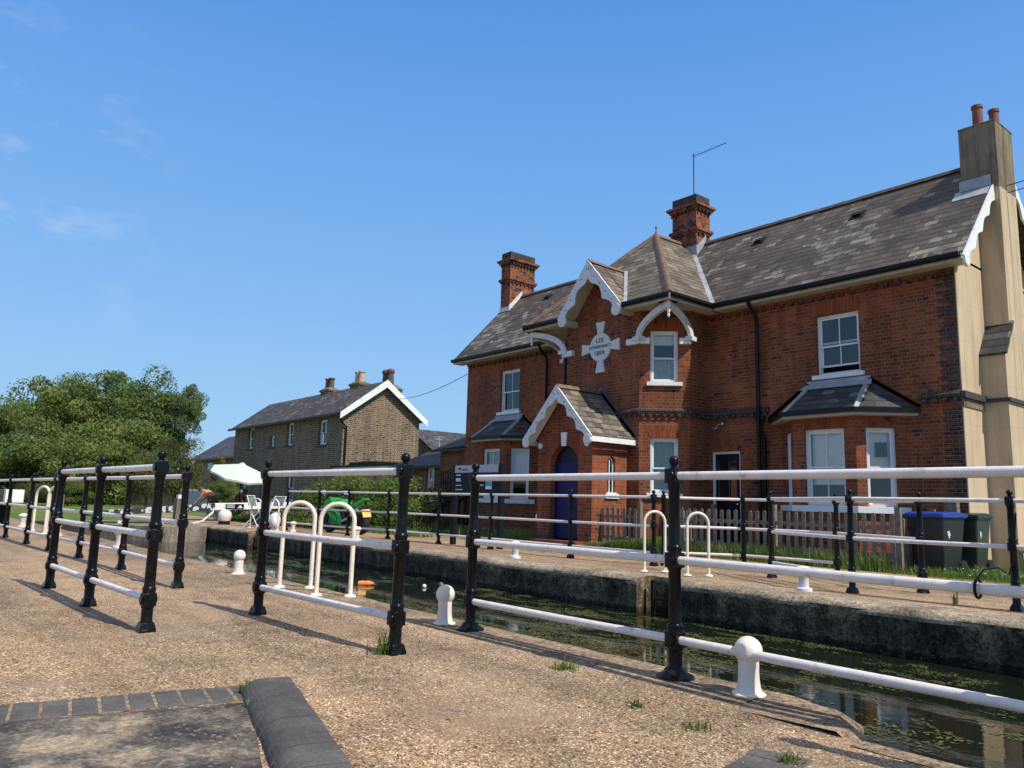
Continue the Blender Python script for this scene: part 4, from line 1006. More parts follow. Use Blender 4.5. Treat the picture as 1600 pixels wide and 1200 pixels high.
# canted bays
def bay(xc, tagk):
    d = .67; pts = [(xc-1.33, YW), (xc-.66, YW-d), (xc+.66, YW-d), (xc+1.33, YW)]
    zt, zs, zw = 2.86, 1.06, 2.58
    g = MB(); c = .19
    g.wall(pts[0], pts[1], zb, zt, [(c, .75, zs, zw)]); g.wall(pts[1], pts[2], zb, zt, [(.235, 1.085, zs, zw)]); g.wall(pts[2], pts[3], zb, zt, [(c, .75, zs, zw)])
    P(g, 'bay_wall', 'brick')
    p = [Vector(q) for q in pts]; e0 = (p[1]-p[0]).normalized(); e1 = (p[2]-p[1]).normalized(); e2 = (p[3]-p[2]).normalized()
    kinds = {'r': ((None, 'blind', 'blind'), (.9, .70, .9)), 'l': (('curtain', 'curtain', 'blind'), (.9, .9, .62))}[tagk]
    window(p[0]+e0*c, p[0]+e0*.75, zs, zw, inner=kinds[0][0] or 'blind', blindz=.7, bars=(0, 0), sill=False)
    window(p[1]+e1*.235, p[1]+e1*1.085, zs, zw, inner=kinds[0][1], blindz=.72, bars=(1, 1), sill=False)
    window(p[2]+e2*c, p[2]+e2*.75, zs, zw, inner=kinds[0][2], blindz=.6, bars=(0, 0), sill=False)
    if tagk == 'r':
        q_ = p[2]+e2*.52; n2 = Vector((e2.y, -e2.x)); g = MB()
        for z0_, z1_ in ((2.02, 2.30), (1.12, 1.40)): g.cbox((q_.x-n2.x*.16, q_.y-n2.y*.16, (z0_+z1_)/2), (e2.x*.11, e2.y*.11, 0), (n2.x*.006, n2.y*.006, 0), (0, 0, (z1_-z0_)/2)); P(g, 'window_poster', 'wood_dark', uv=False); g = MB()
    for a, b, ee, u0, u1 in ((p[0], p[1], e0, c, .75), (p[1], p[2], e1, .235, 1.085), (p[2], p[3], e2, c, .75)): lintel(a+ee*u0, a+ee*u1, zw, .25, .07)
    g = MB(); band(g, pts, zs-.13, zs-.005, .07, inner=-.16); P(g, 'bay_sill', 'white', uv=False, bevel=.006)
    # hipped roof
    o = [(xc-1.56, YW), (xc-.76, YW-.88), (xc+.76, YW-.88), (xc+1.56, YW)]; zt2 = 2.93
    t0, t1 = (xc-.62, YW, 3.60), (xc+.62, YW, 3.60)
    g = MB(); E_ = [V3(*q, zt2) for q in o]
    g.slab([E_[0], E_[1], t0], .035); g.slab([E_[1], E_[2], t1, t0], .035); g.slab([E_[2], E_[3], t1], .035); P(g, 'bay_roof', 'slate_dark')
    g = MB()
    for a, b in ((E_[1], t0), (E_[2], t1)): ridge(g, Vector(b)+V3(0, -.02, 0), Vector(a), .05, .012)
    g.box(xc-.68, xc+.68, YW-.03, YW-.005, 3.50, 3.68); g.slab([(xc-.70, YW, 3.63), (xc+.70, YW, 3.63), (xc+.78, YW-.20, 3.49), (xc-.78, YW-.20, 3.49)], .012)
    strip(g, V3(xc+1.60, YW-.03, 2.97), V3(xc+.66, YW-.03, 3.62), .045, .0, (1, 0, .0)); strip(g, V3(xc-1.60, YW-.03, 2.97), V3(xc-.66, YW-.03, 3.62), .045, .0, (1, 0, .0))
    P(g, 'bay_flashing', 'lead', uv=False)
    g = MB(); band(g, o, 2.80, 2.885, .01, inner=-.28); P(g, 'bay_fascia', 'cream', uv=False)
    g = MB(); band(g, o, 2.85, 2.94, .10, inner=.015); P(g, 'bay_gutter', 'black_gutter', uv=False)
bay(BR, 'r'); bay(BL, 'l')

# right hand door
g = MB(); g.box(-11.19, -11.13, 15.36, 15.46, 0, 2.27); g.box(-10.46, -10.40, 15.36, 15.46, 0, 2.27); g.box(-11.13, -10.46, 15.361, 15.46, 2.21, 2.27); fr = P(g, 'door_frame', 'white', uv=False)
g = MB(); g.box(-11.13, -10.46, 15.39, 15.43, .02, 2.21)
for x0, x1 in ((-11.05, -10.83), (-10.77, -10.54)):
    for z0, z1 in ((1.15, 2.1), (.2, .95)): g.box(x0, x1, 15.378, 15.392, z0, z1)
dr = P(g, 'door', 'navy_dark', uv=False); MB().sphere((-10.53, 15.36, 1.05), .028, 10).build('handle', 'chrome', dr, uv=False)
MB().box(-11.04, -10.84, 15.372, 15.377, 1.2, 2.05).box(-10.76, -10.55, 15.372, 15.377, 1.2, 2.05).build('door_glass', 'glass', dr, uv=False)
lintel((-11.19, YW), (-10.40, YW), 2.27, .30)
g = MB(); g.path([(-10.86, 15.29, 2.86), (-10.86, 15.17, 2.90), (-10.92, 15.13, 2.84)], .012, 8); g.lathe([(.03, 0), (.11, -.05), (.115, -.06)], c=(-10.93, 15.12, 2.84), n=16); g.sphere((-10.80, 15.2, 2.90), .05, 10)
P(g, 'wall_lamp', 'chrome', uv=False, smooth=True)

# porch
PX0, PX1, PY = -14.26, -12.42, 12.55; pz = 2.40
g = MB(); g.wall((PX0, 13.76), (PX0, PY), zb, pz+.1); g.wall((PX0, PY), (PX1, PY), zb, pz, [(.45, 1.39, .0, 2.32, 1)], depth=.22)
g.wall((PX1, PY), (PX1, 13.76), zb, pz+.1, [(.50, .76, 1.22, 2.06, 1)])
g.quad((PX0, PY, pz), (PX1, PY, pz), (PX1, PY, pz+.12), ((PX0+PX1)/2, PY, 3.56), (PX0, PY, pz+.12)); P(g, 'porch_wall', 'brick')
g = MB()
for (xc_, yc, zc, r0, r1, ax_) in (((PX0+PX1)/2, PY-.004, 1.85, .475, .72, 'x'), ):
    K = 17
    for k in range(K):
        a, b = pi*k/K, pi*(k+.9)/K
        g.prism([(xc_+r*cos(t), yc, zc+r*sin(t)) for r, t in ((r0, a), (r1, a), (r1, b), (r0, b))], (0, -.003, 0))
P(g, 'door_arch', 'brick_rub'); g = MB()
K = 11; yc_, zc_ = PY+.63, 1.93
for k in range(K):
    a, b = pi*k/K, pi*(k+.9)/K
    g.prism([(PX1+.004, yc_+r*cos(t), zc_+r*sin(t)) for r, t in ((.135, a), (.30, a), (.30, b), (.135, b))], (.003, 0, 0))
P(g, 'window_arch', 'brick_rub')
PC = (PX0+PX1)/2
g = MB(); g.prism([(PC-.075, PY-.03, 2.30), (PC+.075, PY-.03, 2.30), (PC+.10, PY-.03, 2.62), (PC-.10, PY-.03, 2.62)], (0, .05, 0)); P(g, 'keystone', 'white', uv=False)
for x in (-.84, .76): MB().lathe([(.07, 0), (.07, .03), (.05, .04)], c=(PC+x, PY+.002, 2.33), n=16, axis=(0, -1, 0)).build('wall_boss', 'white', H, uv=False)
g = MB(); n_ = 9; w_ = .94/n_
for i in range(n_):
    x0 = PC-.47+w_*i; xm = x0+w_/2-PC; top = 1.85+sqrt(max(0, .475**2-xm*xm))
    g.box(x0+.004, x0+w_-.002, PY+.15, PY+.18, .17, min(top, 1.92))
g.box(PC-.47, PC+.47, PY+.165, PY+.19, .15, 2.32); dr = P(g, 'arched_door', 'navy', uv=False)
g = MB(); K = 14; pts = [(PC+.43*cos(pi*k/K), PY+.155, 1.93+.36*sin(pi*k/K)) for k in range(K+1)]; g.prism(pts, (0, .008, 0)); g.build('fanlight', 'navy_dark', dr, uv=False)
MB().sphere((PC+.36, PY+.12, 1.1), .03, 10).build('handle', 'chrome', dr, uv=False)
g = MB(); g.box(PC-.75, PC+.85, PY-.42, PY-.002, -.02, .12); P(g, 'door_step', 'brick')
g = MB(); g.box(PX0-.02, PC-.47, PY-.03, PY+.0, .0, .22); P(g, 'plinth', 'sill_dark', uv=False)
# porch roof
pl_, pr_, pf, pzt, pze = PC-1.14, PC+1.14, 12.28, 3.70, 2.50
g = MB(); g.slab([(pl_, pf, pze), (PC, pf, pzt), (PC, 13.755, pzt), (pl_, 13.755, pze)], .045); g.slab([(PC, pf, pzt), (pr_, pf, pze), (pr_, 13.755, pze), (PC, 13.755, pzt)], .045)
pr = P(g, 'porch_roof', 'slate_old'); g = MB(); ridge(g, (PC, pf-.03, pzt), (PC, 13.75, pzt), .07); g.build('porch_ridge', 'tile_red', pr, uv=False)
g = MB(); strip(g, V3(pr_+.0, 13.71, pze+.02), V3(PC, 13.71, pzt+.01), .05, .02, (1, 0, 0)); g.prism([(pr_+.02, 13.75, pze+.04), (pr_+.02, 13.75, pze+.15), (PC, 13.75, pzt+.16), (PC, 13.75, pzt+.04)], (0, -.012, 0)); g.prism([(pl_-.02, 13.75, pze+.04), (pl_-.02, 13.75, pze+.15), (PC, 13.75, pzt+.16), (PC, 13.75, pzt+.04)], (0, -.012, 0)); g.build('porch_flashing', 'lead_dark', pr, uv=False)
g = MB(); barge(g, (PC, pf, pzt+.03), (pl_-.05, pf, pze-.03), (0, -1, 0), cusps=3, w0=.19, lobe=.12, arch=.22, holes=hl); barge(g, (PC, pf, pzt+.03), (pr_+.05, pf, pze-.03), (0, -1, 0), cusps=3, w0=.19, lobe=.12, arch=.22, holes=hl)
P(g, 'porch_bargeboard', 'white_old', uv=False); P(hl, 'bargeboard_bolts', 'black', uv=False)
g = MB()
for x in (pl_, pr_): g.box(x-.012, x+.012, pf+.02, 13.75, pze-.15, pze-.03)
for x in (-1, 1): g.slab([(PC, pf+.03, pzt-.06), (PC+x*1.1, pf+.03, pze-.07), (PC+x*1.1, PY, pze-.07), (PC, PY, pzt-.06)], .02)
P(g, 'porch_fascia', 'white', uv=False)
# small arched side window
g = MB(); yc = PY+.63
g.box(PX1-.10, PX1-.06, yc-.13, yc-.10, 1.22, 1.93); g.box(PX1-.10, PX1-.06, yc+.10, yc+.13, 1.22, 1.93); g.box(PX1-.10, PX1-.06, yc-.012, yc+.012, 1.22, 2.05); g.path([(PX1-.08, yc+.115*cos(pi*k/10), 1.93+.115*sin(pi*k/10)) for k in range(11)], .018, 6)
w_ = P(g, 'window', 'white', uv=False); MB().quad((PX1-.085, yc-.12, 1.22), (PX1-.085, yc+.12, 1.22), (PX1-.085, yc+.12, 2.05), (PX1-.085, yc-.12, 2.05)).build('pane', 'glass', w_, uv=False)
MB().box(PX1-.1, PX1+.05, yc-.22, yc+.22, 1.10, 1.215).box(PX1-.1, PX1+.03, yc-.15, yc+.15, 1.215, 1.235).build('sill', 'white', w_, uv=False)
MB().quad((PX1-.3, yc-.3, 1.1), (PX1-.3, yc+.3, 1.1), (PX1-.3, yc+.3, 2.2), (PX1-.3, yc-.3, 2.2)).build('room_shade', 'curtain', w_, uv=False)

# corner brackets under the centre roof
def bracket(corner, wallpt, z0=4.93, z1=5.57, w=.085):
    c = V3(*corner, 0); q = V3(*wallpt, 0); d = q-c; L = d.length; d.normalize(); s = V3(-d.y, d.x, 0)
    g = MB(); K = 14; R = L
    t0_ = math.asin(.38); hh_ = cos(t0_)
    for k in range(K):
        a, b = t0_+(pi/2-t0_)*k/K, t0_+(pi/2-t0_)*(k+1)/K
        f = lambda t: (c+d*(L*(sin(t)-.38)/.62), z0+(z1-z0)*cos(t)/hh_)
        (pa, za), (pb, zb2) = f(a), f(b); wd = .15
        na = (d*sin(a)*(z1-z0)+V3(0, 0, cos(a)*L)).normalized(); nb = (d*sin(b)*(z1-z0)+V3(0, 0, cos(b)*L)).normalized()
        A, B = V3(pa.x, pa.y, za), V3(pb.x, pb.y, zb2)
        g.prism([A-s*w/2, B-s*w/2, B-s*w/2-nb*wd, A-s*w/2-na*wd], s*w)
    g.cbox(q-d*.07+V3(0, 0, z0-.05), d*.13, s*.09, V3(0, 0, .05))
    return g
g = bracket((-10.98, 13.48), (-12.12, 13.70)); g2 = bracket((-10.98, 13.48), (-11.20, 14.62)); g.add(g2.v, g2.f); P(g, 'corner_bracket', 'white_old', uv=False)
g = bracket((-15.70, 13.48), (-14.56, 13.70)); g2 = bracket((-15.70, 13.48), (-15.48, 14.62)); g.add(g2.v, g2.f); P(g, 'corner_bracket', 'white_old', uv=False)
for x in (-10.98, -15.70):
    MB().lathe([(.0, 5.18), (.02, 5.19), (.035, 5.23), (.02, 5.27), (.03, 5.29), (.045, 5.36), (.03, 5.40), (.045, 5.43), (.045, 5.58)], c=(x, 13.48, 0), n=14).build('pendant', 'white', H, uv=False, smooth=True)
# corbel blocks either side of the upper corner window
g = MB(); g.box(-12.42, -12.02, 13.65, 13.77, 4.76, 4.90); P(g, 'corbel', 'white', uv=False)
for u0, u1 in ((-.02, .24), (.93, 1.20)):
    g = MB()
    a, b = ca(u0), ca(u1); n_ = V3(e.y, -e.x, 0); g.prism([(a.x, a.y, 4.76), (b.x, b.y, 4.76), (b.x, b.y, 4.90), (a.x, a.y, 4.90)], n_*.11); P(g, 'corbel', 'white', uv=False)
g = MB(); g.box(-14.66, -14.30, 13.65, 13.77, 4.76, 4.90); P(g, 'corbel', 'white', uv=False)

# brick stacks
def stack(x0, x1, y0, y1, z0, zt, name_, pots=()):
    g = MB(); g.box(x0, x1, y0, y1, z0, zt-.42); 
    h = zt-.42
    for a, b, o in ((h-.70, h-.64, .035), (h-.64, h-.56, .075), (h-.06, h, .03), (h, h+.07, .07), (h+.07, h+.14, .13)): g.box(x0-o, x1+o, y0-o, y1+o, a, b)
    st_ = P(g, 'chimney_stack', 'brick_chim')
    g = MB(); g.box(x0-.0, x1+.0, y0-.0, y1+.0, h+.142, zt); g.hexa([(x0-.13, y0-.13, h+.142), (x1+.13, y0-.13, h+.142), (x1+.13, y1+.13, h+.142), (x0-.13, y1+.13, h+.142)], [(x0-.01, y0-.01, h+.20), (x1+.01, y0-.01, h+.20), (x1+.01, y1+.01, h+.20), (x0-.01, y1+.01, h+.20)]); g.build('cap', 'brick_dark', st_)
    g = MB(); pth = [(x0, y1), (x0, y0), (x1, y0), (x1, y1)]; dentils(g, pth, h-.77, h-.70, .05, .06, .18); dentils(g, pth, h-.07, h-.0, .09, .06, .13); g.build('dentils', 'brick_dark', st_)
    return st_
s1_ = stack(-21.42, -20.90, 16.85, 18.0, 6.5, 9.93, 'l')
g = MB(); g.prism([(-20.885, 16.8, eave_z(16.8)), (-20.885, YRG, RGZ+.03), (-20.885, YRG, RGZ+.22), (-20.885, 16.8, eave_z(16.8)+.2)], (.015, 0, 0)); g.cbox((-21.16, 16.84, eave_z(16.84)+.06), (.29, 0, 0), (0, .012, 0), (0, 0, .08)); g.build('flashing', 'white_old', s1_, uv=False)
s2_ = stack(-13.70, -12.86, 17.0, 17.62, 7.2, 9.72, 'm')
g = MB(); g.prism([(-12.845, 16.98, eave_z(16.98)), (-12.845, YRG, RGZ+.02), (-12.845, YRG, RGZ+.26), (-12.845, 16.98, eave_z(16.98)+.26)], (.015, 0, 0)); g.cbox((-13.28, 16.985, eave_z(16.98)+.16), (.44, 0, 0), (0, .012, 0), (0, 0, .15)); g.build('flashing', 'lead', s2_, uv=False)
# aerial on the middle stack
g = MB(); g.path([(-12.95, 17.02, 9.0), (-12.95, 17.02, 10.95)], .014, 8); a0, a1 = V3(-12.98, 17.05, 10.88), V3(-11.88, 17.05, 10.90)
g.path([a0, a1], .008, 6); dd = (a1-a0).normalized(); pp = V3(-dd.y, dd.x, 0)
for k in range(11): c = a0+(a1-a0)*(k/10.5+.02); g.path([c-pp*.09*(1.3-k*.06), c+pp*.09*(1.3-k*.06)], .004, 4)
g.build('aerial', 'black', s2_, uv=False)

# ------------------------------------------------------------------ world point seen at a picture position, used only to read off distances
_cm = S.camera.matrix_world.to_3x3(); _f = 1208.59
def ray(px, py): return _cm @ V3((px-800)/_f, -(py-600)/_f, -1)
def gp(px, py, z=0.0): d = ray(px, py); t = (z-.9)/d.z; return V3(0, 0, .9)+d*t
def at(px, py, depth): return V3(0, 0, .9)+ray(px, py)*depth

# ------------------------------------------------------------------ foliage
def leaves(mb_pts, normals, size, jit=.8, asp=.62, seed=0):
    r = np.random.default_rng(seed); n = len(mb_pts)
    nr = normals+r.normal(0, jit, (n, 3)); nr /= np.linalg.norm(nr, axis=1)[:, None]+1e-9
    t = np.cross(nr, r.normal(0, 1, (n, 3))); t /= np.linalg.norm(t, axis=1)[:, None]+1e-9; b = np.cross(nr, t)
    s = (size*r.uniform(.6, 1.35, n))[:, None]
    v = np.stack([mb_pts-t*s, mb_pts-b*s*asp*.9+nr*s*.12, mb_pts+t*s, mb_pts+b*s*asp*.9+nr*s*.12], 1)
    return v.reshape(-1, 3)
def leafmesh(name, vs, mat):
    me = bpy.data.meshes.new(name); n = len(vs)//4
    me.vertices.add(n*4); me.vertices.foreach_set('co', vs.astype('f').ravel()); me.loops.add(n*4); me.polygons.add(n)
    me.loops.foreach_set('vertex_index', np.arange(n*4, dtype='i')); me.polygons.foreach_set('loop_start', np.arange(0, n*4, 4, dtype='i'))
    try: me.polygons.foreach_set('loop_total', np.full(n, 4, dtype='i'))
    except Exception: pass
    me.update(calc_edges=True); me.validate(); me.materials.append(M[mat]); return me
def crown_points(seed, blobs=55, per=170, flat=1.0, inner=.35, box=False):
    r = np.random.default_rng(seed); P_, N_ = [], []
    for i in range(blobs):
        if box: c = np.array([r.uniform(-1, 1), r.uniform(-1, 1), r.uniform(-.75, .8)]); br = r.uniform(.22, .40)
        else:
            d = r.normal(0, 1, 3); d /= np.linalg.norm(d); c = d*(r.uniform(.25, .86)); br = r.uniform(.17, .33)
            if c[2] < -.55: c[2] *= .7
        q = r.normal(0, 1, (per, 3)); q /= np.linalg.norm(q, axis=1)[:, None]; rad = br*(r.uniform(inner, 1.08, per)**.5)
        q[:, 2] *= .75; P_.append(c+q*rad[:, None]); N_.append(q+np.array([0, 0, .5]))
    P_, N_ = np.concatenate(P_), np.concatenate(N_)
    return P_, N_
def trunk_mesh(seed, h=1.0, r=.045, limbs=6):
    rd = random.Random(seed); g = MB()
    g.path([(0, 0, -.05), (rd.uniform(-.02, .02), 0, h*.3), (rd.uniform(-.05, .05), rd.uniform(-.04, .04), h*.62), (rd.uniform(-.06, .06), rd.uniform(-.06, .06), h)], [r*1.25, r, r*.7, r*.3], 9)
    for k in range(limbs):
        a = 2*pi*k/limbs+rd.uniform(-.4, .4); z0 = h*rd.uniform(.28, .6); L = rd.uniform(.30, .5)
        g.path([(0, 0, z0), (cos(a)*L*.45, sin(a)*L*.45, z0+L*.42), (cos(a)*L, sin(a)*L, z0+L*.75)], [r*.5, r*.33, r*.12], 6)
    return g
CM = {}
for k, (sd, mt_, bl, pr_, sz) in {'a': (1, 'leaf_a', 78, 330, .026), 'b': (2, 'leaf_b', 84, 310, .027), 'c': (3, 'leaf_c', 60, 260, .024), 'd': (4, 'leaf_d', 54, 330, .028)}.items():
    p_, n_ = crown_points(sd, bl, pr_); CM[k] = leafmesh('tree_crown', leaves(p_, n_, sz, seed=sd), mt_)
p_, n_ = crown_points(9, 7, 60); CM['y'] = leafmesh('tree_crown', leaves(p_, n_, .07, seed=9), 'leaf_y')
TM = [trunk_mesh(i).v and trunk_mesh(i) for i in range(3)]
def tree(px, top, wpx, depth, kind, label, squash=.85, group='trees beyond the lock', rot=0, yellow=False, low=.0):
    p = at(px, top, depth); rad = wpx*depth/_f/2; h = p.z; rz = rad*squash
    if rz*2 > h*.98: rz = h*.49
    root = thing('tree', (p.x, p.y, 0), label, 'tree', group, rot)
    c = bpy.data.objects.new('crown', CM[kind]); COL.objects.link(c); c.parent = root; c.location = (0, 0, h-rz*1.0); c.scale = (rad, rad, rz)
    if low: c.scale = (rad, rad, rz*(1+low)); c.location.z = h-rz*(1+low)
    g = trunk_mesh(int(px) % 5, 1.0, .05); t = g.build('trunk', 'bark', root, uv=False, smooth=True, loc=(0, 0, 0)); t.parent = root; t.location = (0, 0, 0); t.scale = (min(rad*.8, h*.5), min(rad*.8, h*.5), h*.72)
    if yellow:
        y = bpy.data.objects.new('yellowing_leaves', CM['y']); COL.objects.link(y); y.parent = root; y.location = (rad*.35, -rad*.5, h-rz*.75); y.scale = (rad*.45, rad*.4, rz*.4)
    return root
tree(2, 600, 200, 80, 'a', 'green leafy tree cut by the left edge of the picture', low=.3)
tree(62, 594, 165, 74, 'b', 'rounded green tree next in from the left edge tree', rot=2, low=.3)
tree(120, 569, 175, 70, 'a', 'tall round topped tree at the highest point of the left treeline', rot=1, low=.3)
tree(190, 566, 150, 72, 'd', 'tall tree with a few yellowing leaves in the middle of the treeline', rot=3, yellow=True, low=.3)
tree(250, 574, 145, 66, 'b', 'dark green tree right of the treeline centre', rot=4, low=.35, yellow=True)
tree(297, 592, 62, 64, 'd', 'thin open branched tree at the right end of the treeline', rot=.5, low=.9)
tree(90, 655, 210, 62, 'b', 'broad dark tree low in front of the left treeline', rot=2.2, low=.3)
tree(180, 640, 190, 60, 'a', 'broad mid green tree in front of the treeline centre', rot=5, low=.3)
tree(12, 660, 150, 60, 'd', 'dark tree behind the white beam end at the left edge', rot=1.3, low=.4)
tree(282, 672, 96, 46, 'c', 'silvery olive shrubby tree left of the pale parasol', rot=.2, low=.5, group='shrubs below the trees')
tree(238, 690, 90, 52, 'c', 'olive shrubby tree behind the tall near railing post', rot=2.7, low=.4, group='shrubs below the trees')
tree(52, 752, 70, 48, 'c', 'low light green bush between the left railing posts', rot=2.7, low=.1, group='shrubs below the trees')
tree(110, 748, 90, 50, 'b', 'low dark bush behind the three post railing', rot=1.7, low=.2, group='shrubs below the trees')
tree(352, 742, 52, 34, 'b', 'dark garden shrub under the left half of the pale parasol', rot=.7, low=.2, group='shrubs below the trees')
o = tree(352, 704, 24, 44, 'y', 'yellow flowering bush in front of the dark roofed house', rot=.7, low=.3, group='shrubs below the trees')
# hedge behind the motorcycle
def bush(name, x0, x1, y0, y1, h, label, cat, mat='hedge', blobs=90, per=230, size=.05, seed=5, z0=-.05, grp=None):
    p_, n_ = crown_points(seed, blobs, per, box=True); r = np.random.default_rng(seed)
    p_ = p_*np.array([(x1-x0)/2, (y1-y0)/2, h/2])+np.array([(x0+x1)/2, (y0+y1)/2, h/2+z0]); 
    hh = 1-.18*np.sin((p_[:, 0]-x0)*1.7)**2; p_[:, 2] = z0+(p_[:, 2]-z0)*hh
    c0 = np.array([(x0+x1)/2, (y0+y1)/2, 0]); root = thing(name, tuple(c0), label, cat, grp)
    me = leafmesh('foliage', leaves(p_-c0, n_, size, seed=seed), mat); o = bpy.data.objects.new('foliage', me); COL.objects.link(o); o.parent = root
    g = MB(); rd = random.Random(seed)
    for k in range(14):
        x = rd.uniform(x0, x1); y = rd.uniform(y0, y1); g.path([(x, y, -.05), (x+rd.uniform(-.2, .2), y+rd.uniform(-.2, .2), h*.5), (x+rd.uniform(-.4, .4), y+rd.uniform(-.3, .3), h*.92)], [.025, .018, .006], 5)
    g.build('stems', 'bark', root, uv=False)
    return root
bush('hedge', -26.2, -19.6, 11.6, 13.2, 1.80, 'unclipped bright green hedge behind the parked green motorcycle', 'hedge')
bush('bush', -24.6, -21.2, 10.35, 11.2, .78, 'low weedy bush left of the motorcycle under the hedge', 'bush', 'leaf_a', 30, 200, .04, 6)
bush('bush', -22.2, -20.6, 14.0, 15.2, 1.7, 'dark climber between the outbuilding window and the slatted screen', 'bush', 'leaf_b', 30, 160, .05, 7)
bush('bush', -29.5, -26.8, 10.2, 10.9, .45, 'green border plants under the graffitied lock beam', 'bush', 'hedge', 24, 160, .04, 8)
bush('bush', -34, -29.5, 11.2, 12.4, .9, 'tall grass clump behind the bending person', 'bush', 'grass', 26, 160, .05, 9)

# grass, weeds
def blades(pts, h, name='grass', mat='grass', w=.006, kind='stuff', label='rough grass and weeds along the foot of the house', cat='grass', seed=0, bend=.5):
    r = np.random.default_rng(seed); n = len(pts); pts = np.asarray(pts, float); hh = h*r.uniform(.45, 1.25, n) if not hasattr(h, '__len__') else np.asarray(h)
    a = r.uniform(0, 2*pi, n); dx = np.stack([np.cos(a), np.sin(a), np.zeros(n)], 1); s = np.stack([-np.sin(a), np.cos(a), np.zeros(n)], 1)*w
    b = r.uniform(.1, bend, n)[:, None]; m = pts+dx*b*hh[:, None]*.35; m[:, 2] += hh*.6; t = pts+dx*b*hh[:, None]; t[:, 2] += hh
    v = np.stack([pts-s, pts+s, m+s*.7, t], 1); v = np.stack([pts-s, pts+s, m+s*.7, m-s*.7], 1).reshape(-1, 3)
    v2 = np.stack([m-s*.7, m+s*.7, t+s*.1, t-s*.1], 1).reshape(-1, 3)
    me = leafmesh(name, np.concatenate([v, v2]), mat); o = bpy.data.objects.new(name, me); COL.objects.link(o); tag(o, label, cat, None, kind); return o
def scatter(n, x0, x1, y0, y1, seed=0, thr=None, sc=1.3):
    r = np.random.default_rng(seed); p = np.stack([r.uniform(x0, x1, n), r.uniform(y0, y1, n), np.full(n, -.015)], 1)
    if thr is not None: p = p[[noise.noise((a*sc, b*sc, seed)) > thr for a, b, c in p]]
    return p
blades(scatter(16000, -21, -4.2, 12.45, 14.6, 1, -.25), .13, seed=1, w=.007)
blades(scatter(7000, -5.2, -1.5, 12.3, 16, 2), .13, seed=2, label='bright grass beside the bins at the right edge', w=.008)
blades(np.concatenate([scatter(2600, -12.4, -10.3, 12.35, 12.9, 3), scatter(2200, -19.5, -14.3, 12.3, 13.3, 4, 0), scatter(1300, -10.2, -6.0, 12.75, 13.0, 5)]), .30, seed=3, label='taller weeds against the porch, sign and picket fence', w=.008)
blades(scatter(2500, -27, -17, 10.9, 11.5, 6), .2, seed=4, label='ragged grass verge under the hedge')
r = np.random.default_rng(3); fp = np.concatenate([scatter(260, -19.5, -14.3, 12.3, 13.3, 14), scatter(60, -12.4, -10.4, 12.3, 12.8, 15), scatter(60, -5.2, -2, 12.5, 13.2, 16)]); fp[:, 2] = r.uniform(.10, .30, len(fp)); fp[fp[:, 0] > -6, 2] *= .5
me = leafmesh('daisies', leaves(fp, np.tile([0., -.5, 1], (len(fp), 1)), .0085, .3, 1.0, 3), 'flower'); o = bpy.data.objects.new('daisies', me); COL.objects.link(o); tag(o, 'white daisies dotted through the grass in front of the house', 'flowers', None, 'stuff')
def tuft(px, py, label, n=40, h=.09, sp=.05, flat=.9):
    c = gp(px, py); r = np.random.default_rng(int(px)); p = np.stack([r.normal(0, sp*.4, n), r.normal(0, sp*.4, n), np.zeros(n)], 1)
    o = blades(p, h, 'weed', 'hedge', .004, None, label, 'weed', int(px), flat); o.location = (c.x, c.y, 0); o['group'] = 'weeds in the gravel'; return o
tuft(598, 1022, 'tuft of grass at the foot of the right post of the short panel', 46, .12, .06, .8)
tuft(388, 1084, 'grass tuft where the brick edging meets the bullnose kerb', 50, .06, .05, 1.2)
tuft(398, 1108, 'little weed under the near corner of the bullnose kerb', 24, .04, .04, 1.4)
tuft(885, 1046, 'flat green weed in the gravel below the long near railing', 60, .045, .09, 1.6)
tuft(1090, 1138, 'small weed above the shadow at the lower right', 40, .035, .07, 1.6)
tuft(993, 1104, 'tiny weed in the gravel between the two larger weeds', 26, .03, .05, 1.6)
tuft(1493, 944, 'upright weed on the far path below the bins', 26, .17, .03, .5)
tuft(1230, 1190, 'mossy tuft beside the bottom brick patch', 60, .03, .05, 1.5)
# duckweed
def duckweed():
    r = np.random.default_rng(5); out = []
    N_ = 230000; x = r.uniform(-20, 1.5, N_); y = r.uniform(3.2, 7.83, N_)
    for a, b, u in zip(x, y, r.uniform(0, 1, N_)):
        f = noise.noise((a*.9, b*2.4, 1.0))*.6+noise.noise((a*3.5, b*8, 4.0))*.5+noise.noise((a*.25, b*.5, 9.0))*.35
        if f > -.06+.30*u+(.12 if a < -9 else 0)+(.1 if b > 7.3 else 0): out.append((a, b, ZW+.004))
    p = np.array(out); n = np.tile([0., 0, 1], (len(p), 1)); v = leaves(p, n, .014, .05, .8, 5); v[:, 2] = ZW+.003+np.repeat(r.uniform(0, .003, len(p)), 4)
    me = leafmesh('duckweed', v, 'duck'); o = bpy.data.objects.new('duckweed', me); COL.objects.link(o); tag(o, 'drifts of green duckweed floating on the dark lock water', 'duckweed', None, 'stuff')
duckweed()
def floater(px, py, label, cat, mat, build):
    c = gp(px, py, ZW+.02); g = MB(); build(g, c); g.build(cat.replace(' ', '_'), mat, uv=False, smooth=True, label=label, cat=cat, loc=(c.x, c.y, c.z))
floater(571, 912, 'crushed orange plastic bottle floating on the water', 'bottle', 'orange_litter', lambda g, c: g.lathe([(.0, -.12), (.045, -.11), (.05, -.02), (.042, .0), (.05, .03), (.04, .09), (.02, .12), (.02, .14)], c=c, n=14, axis=(.75, .66, .05)))
floater(663, 916, 'small pale ball floating left of the ball headed bollard', 'ball', 'white_litter', lambda g, c: g.sphere(c, .035, 12))
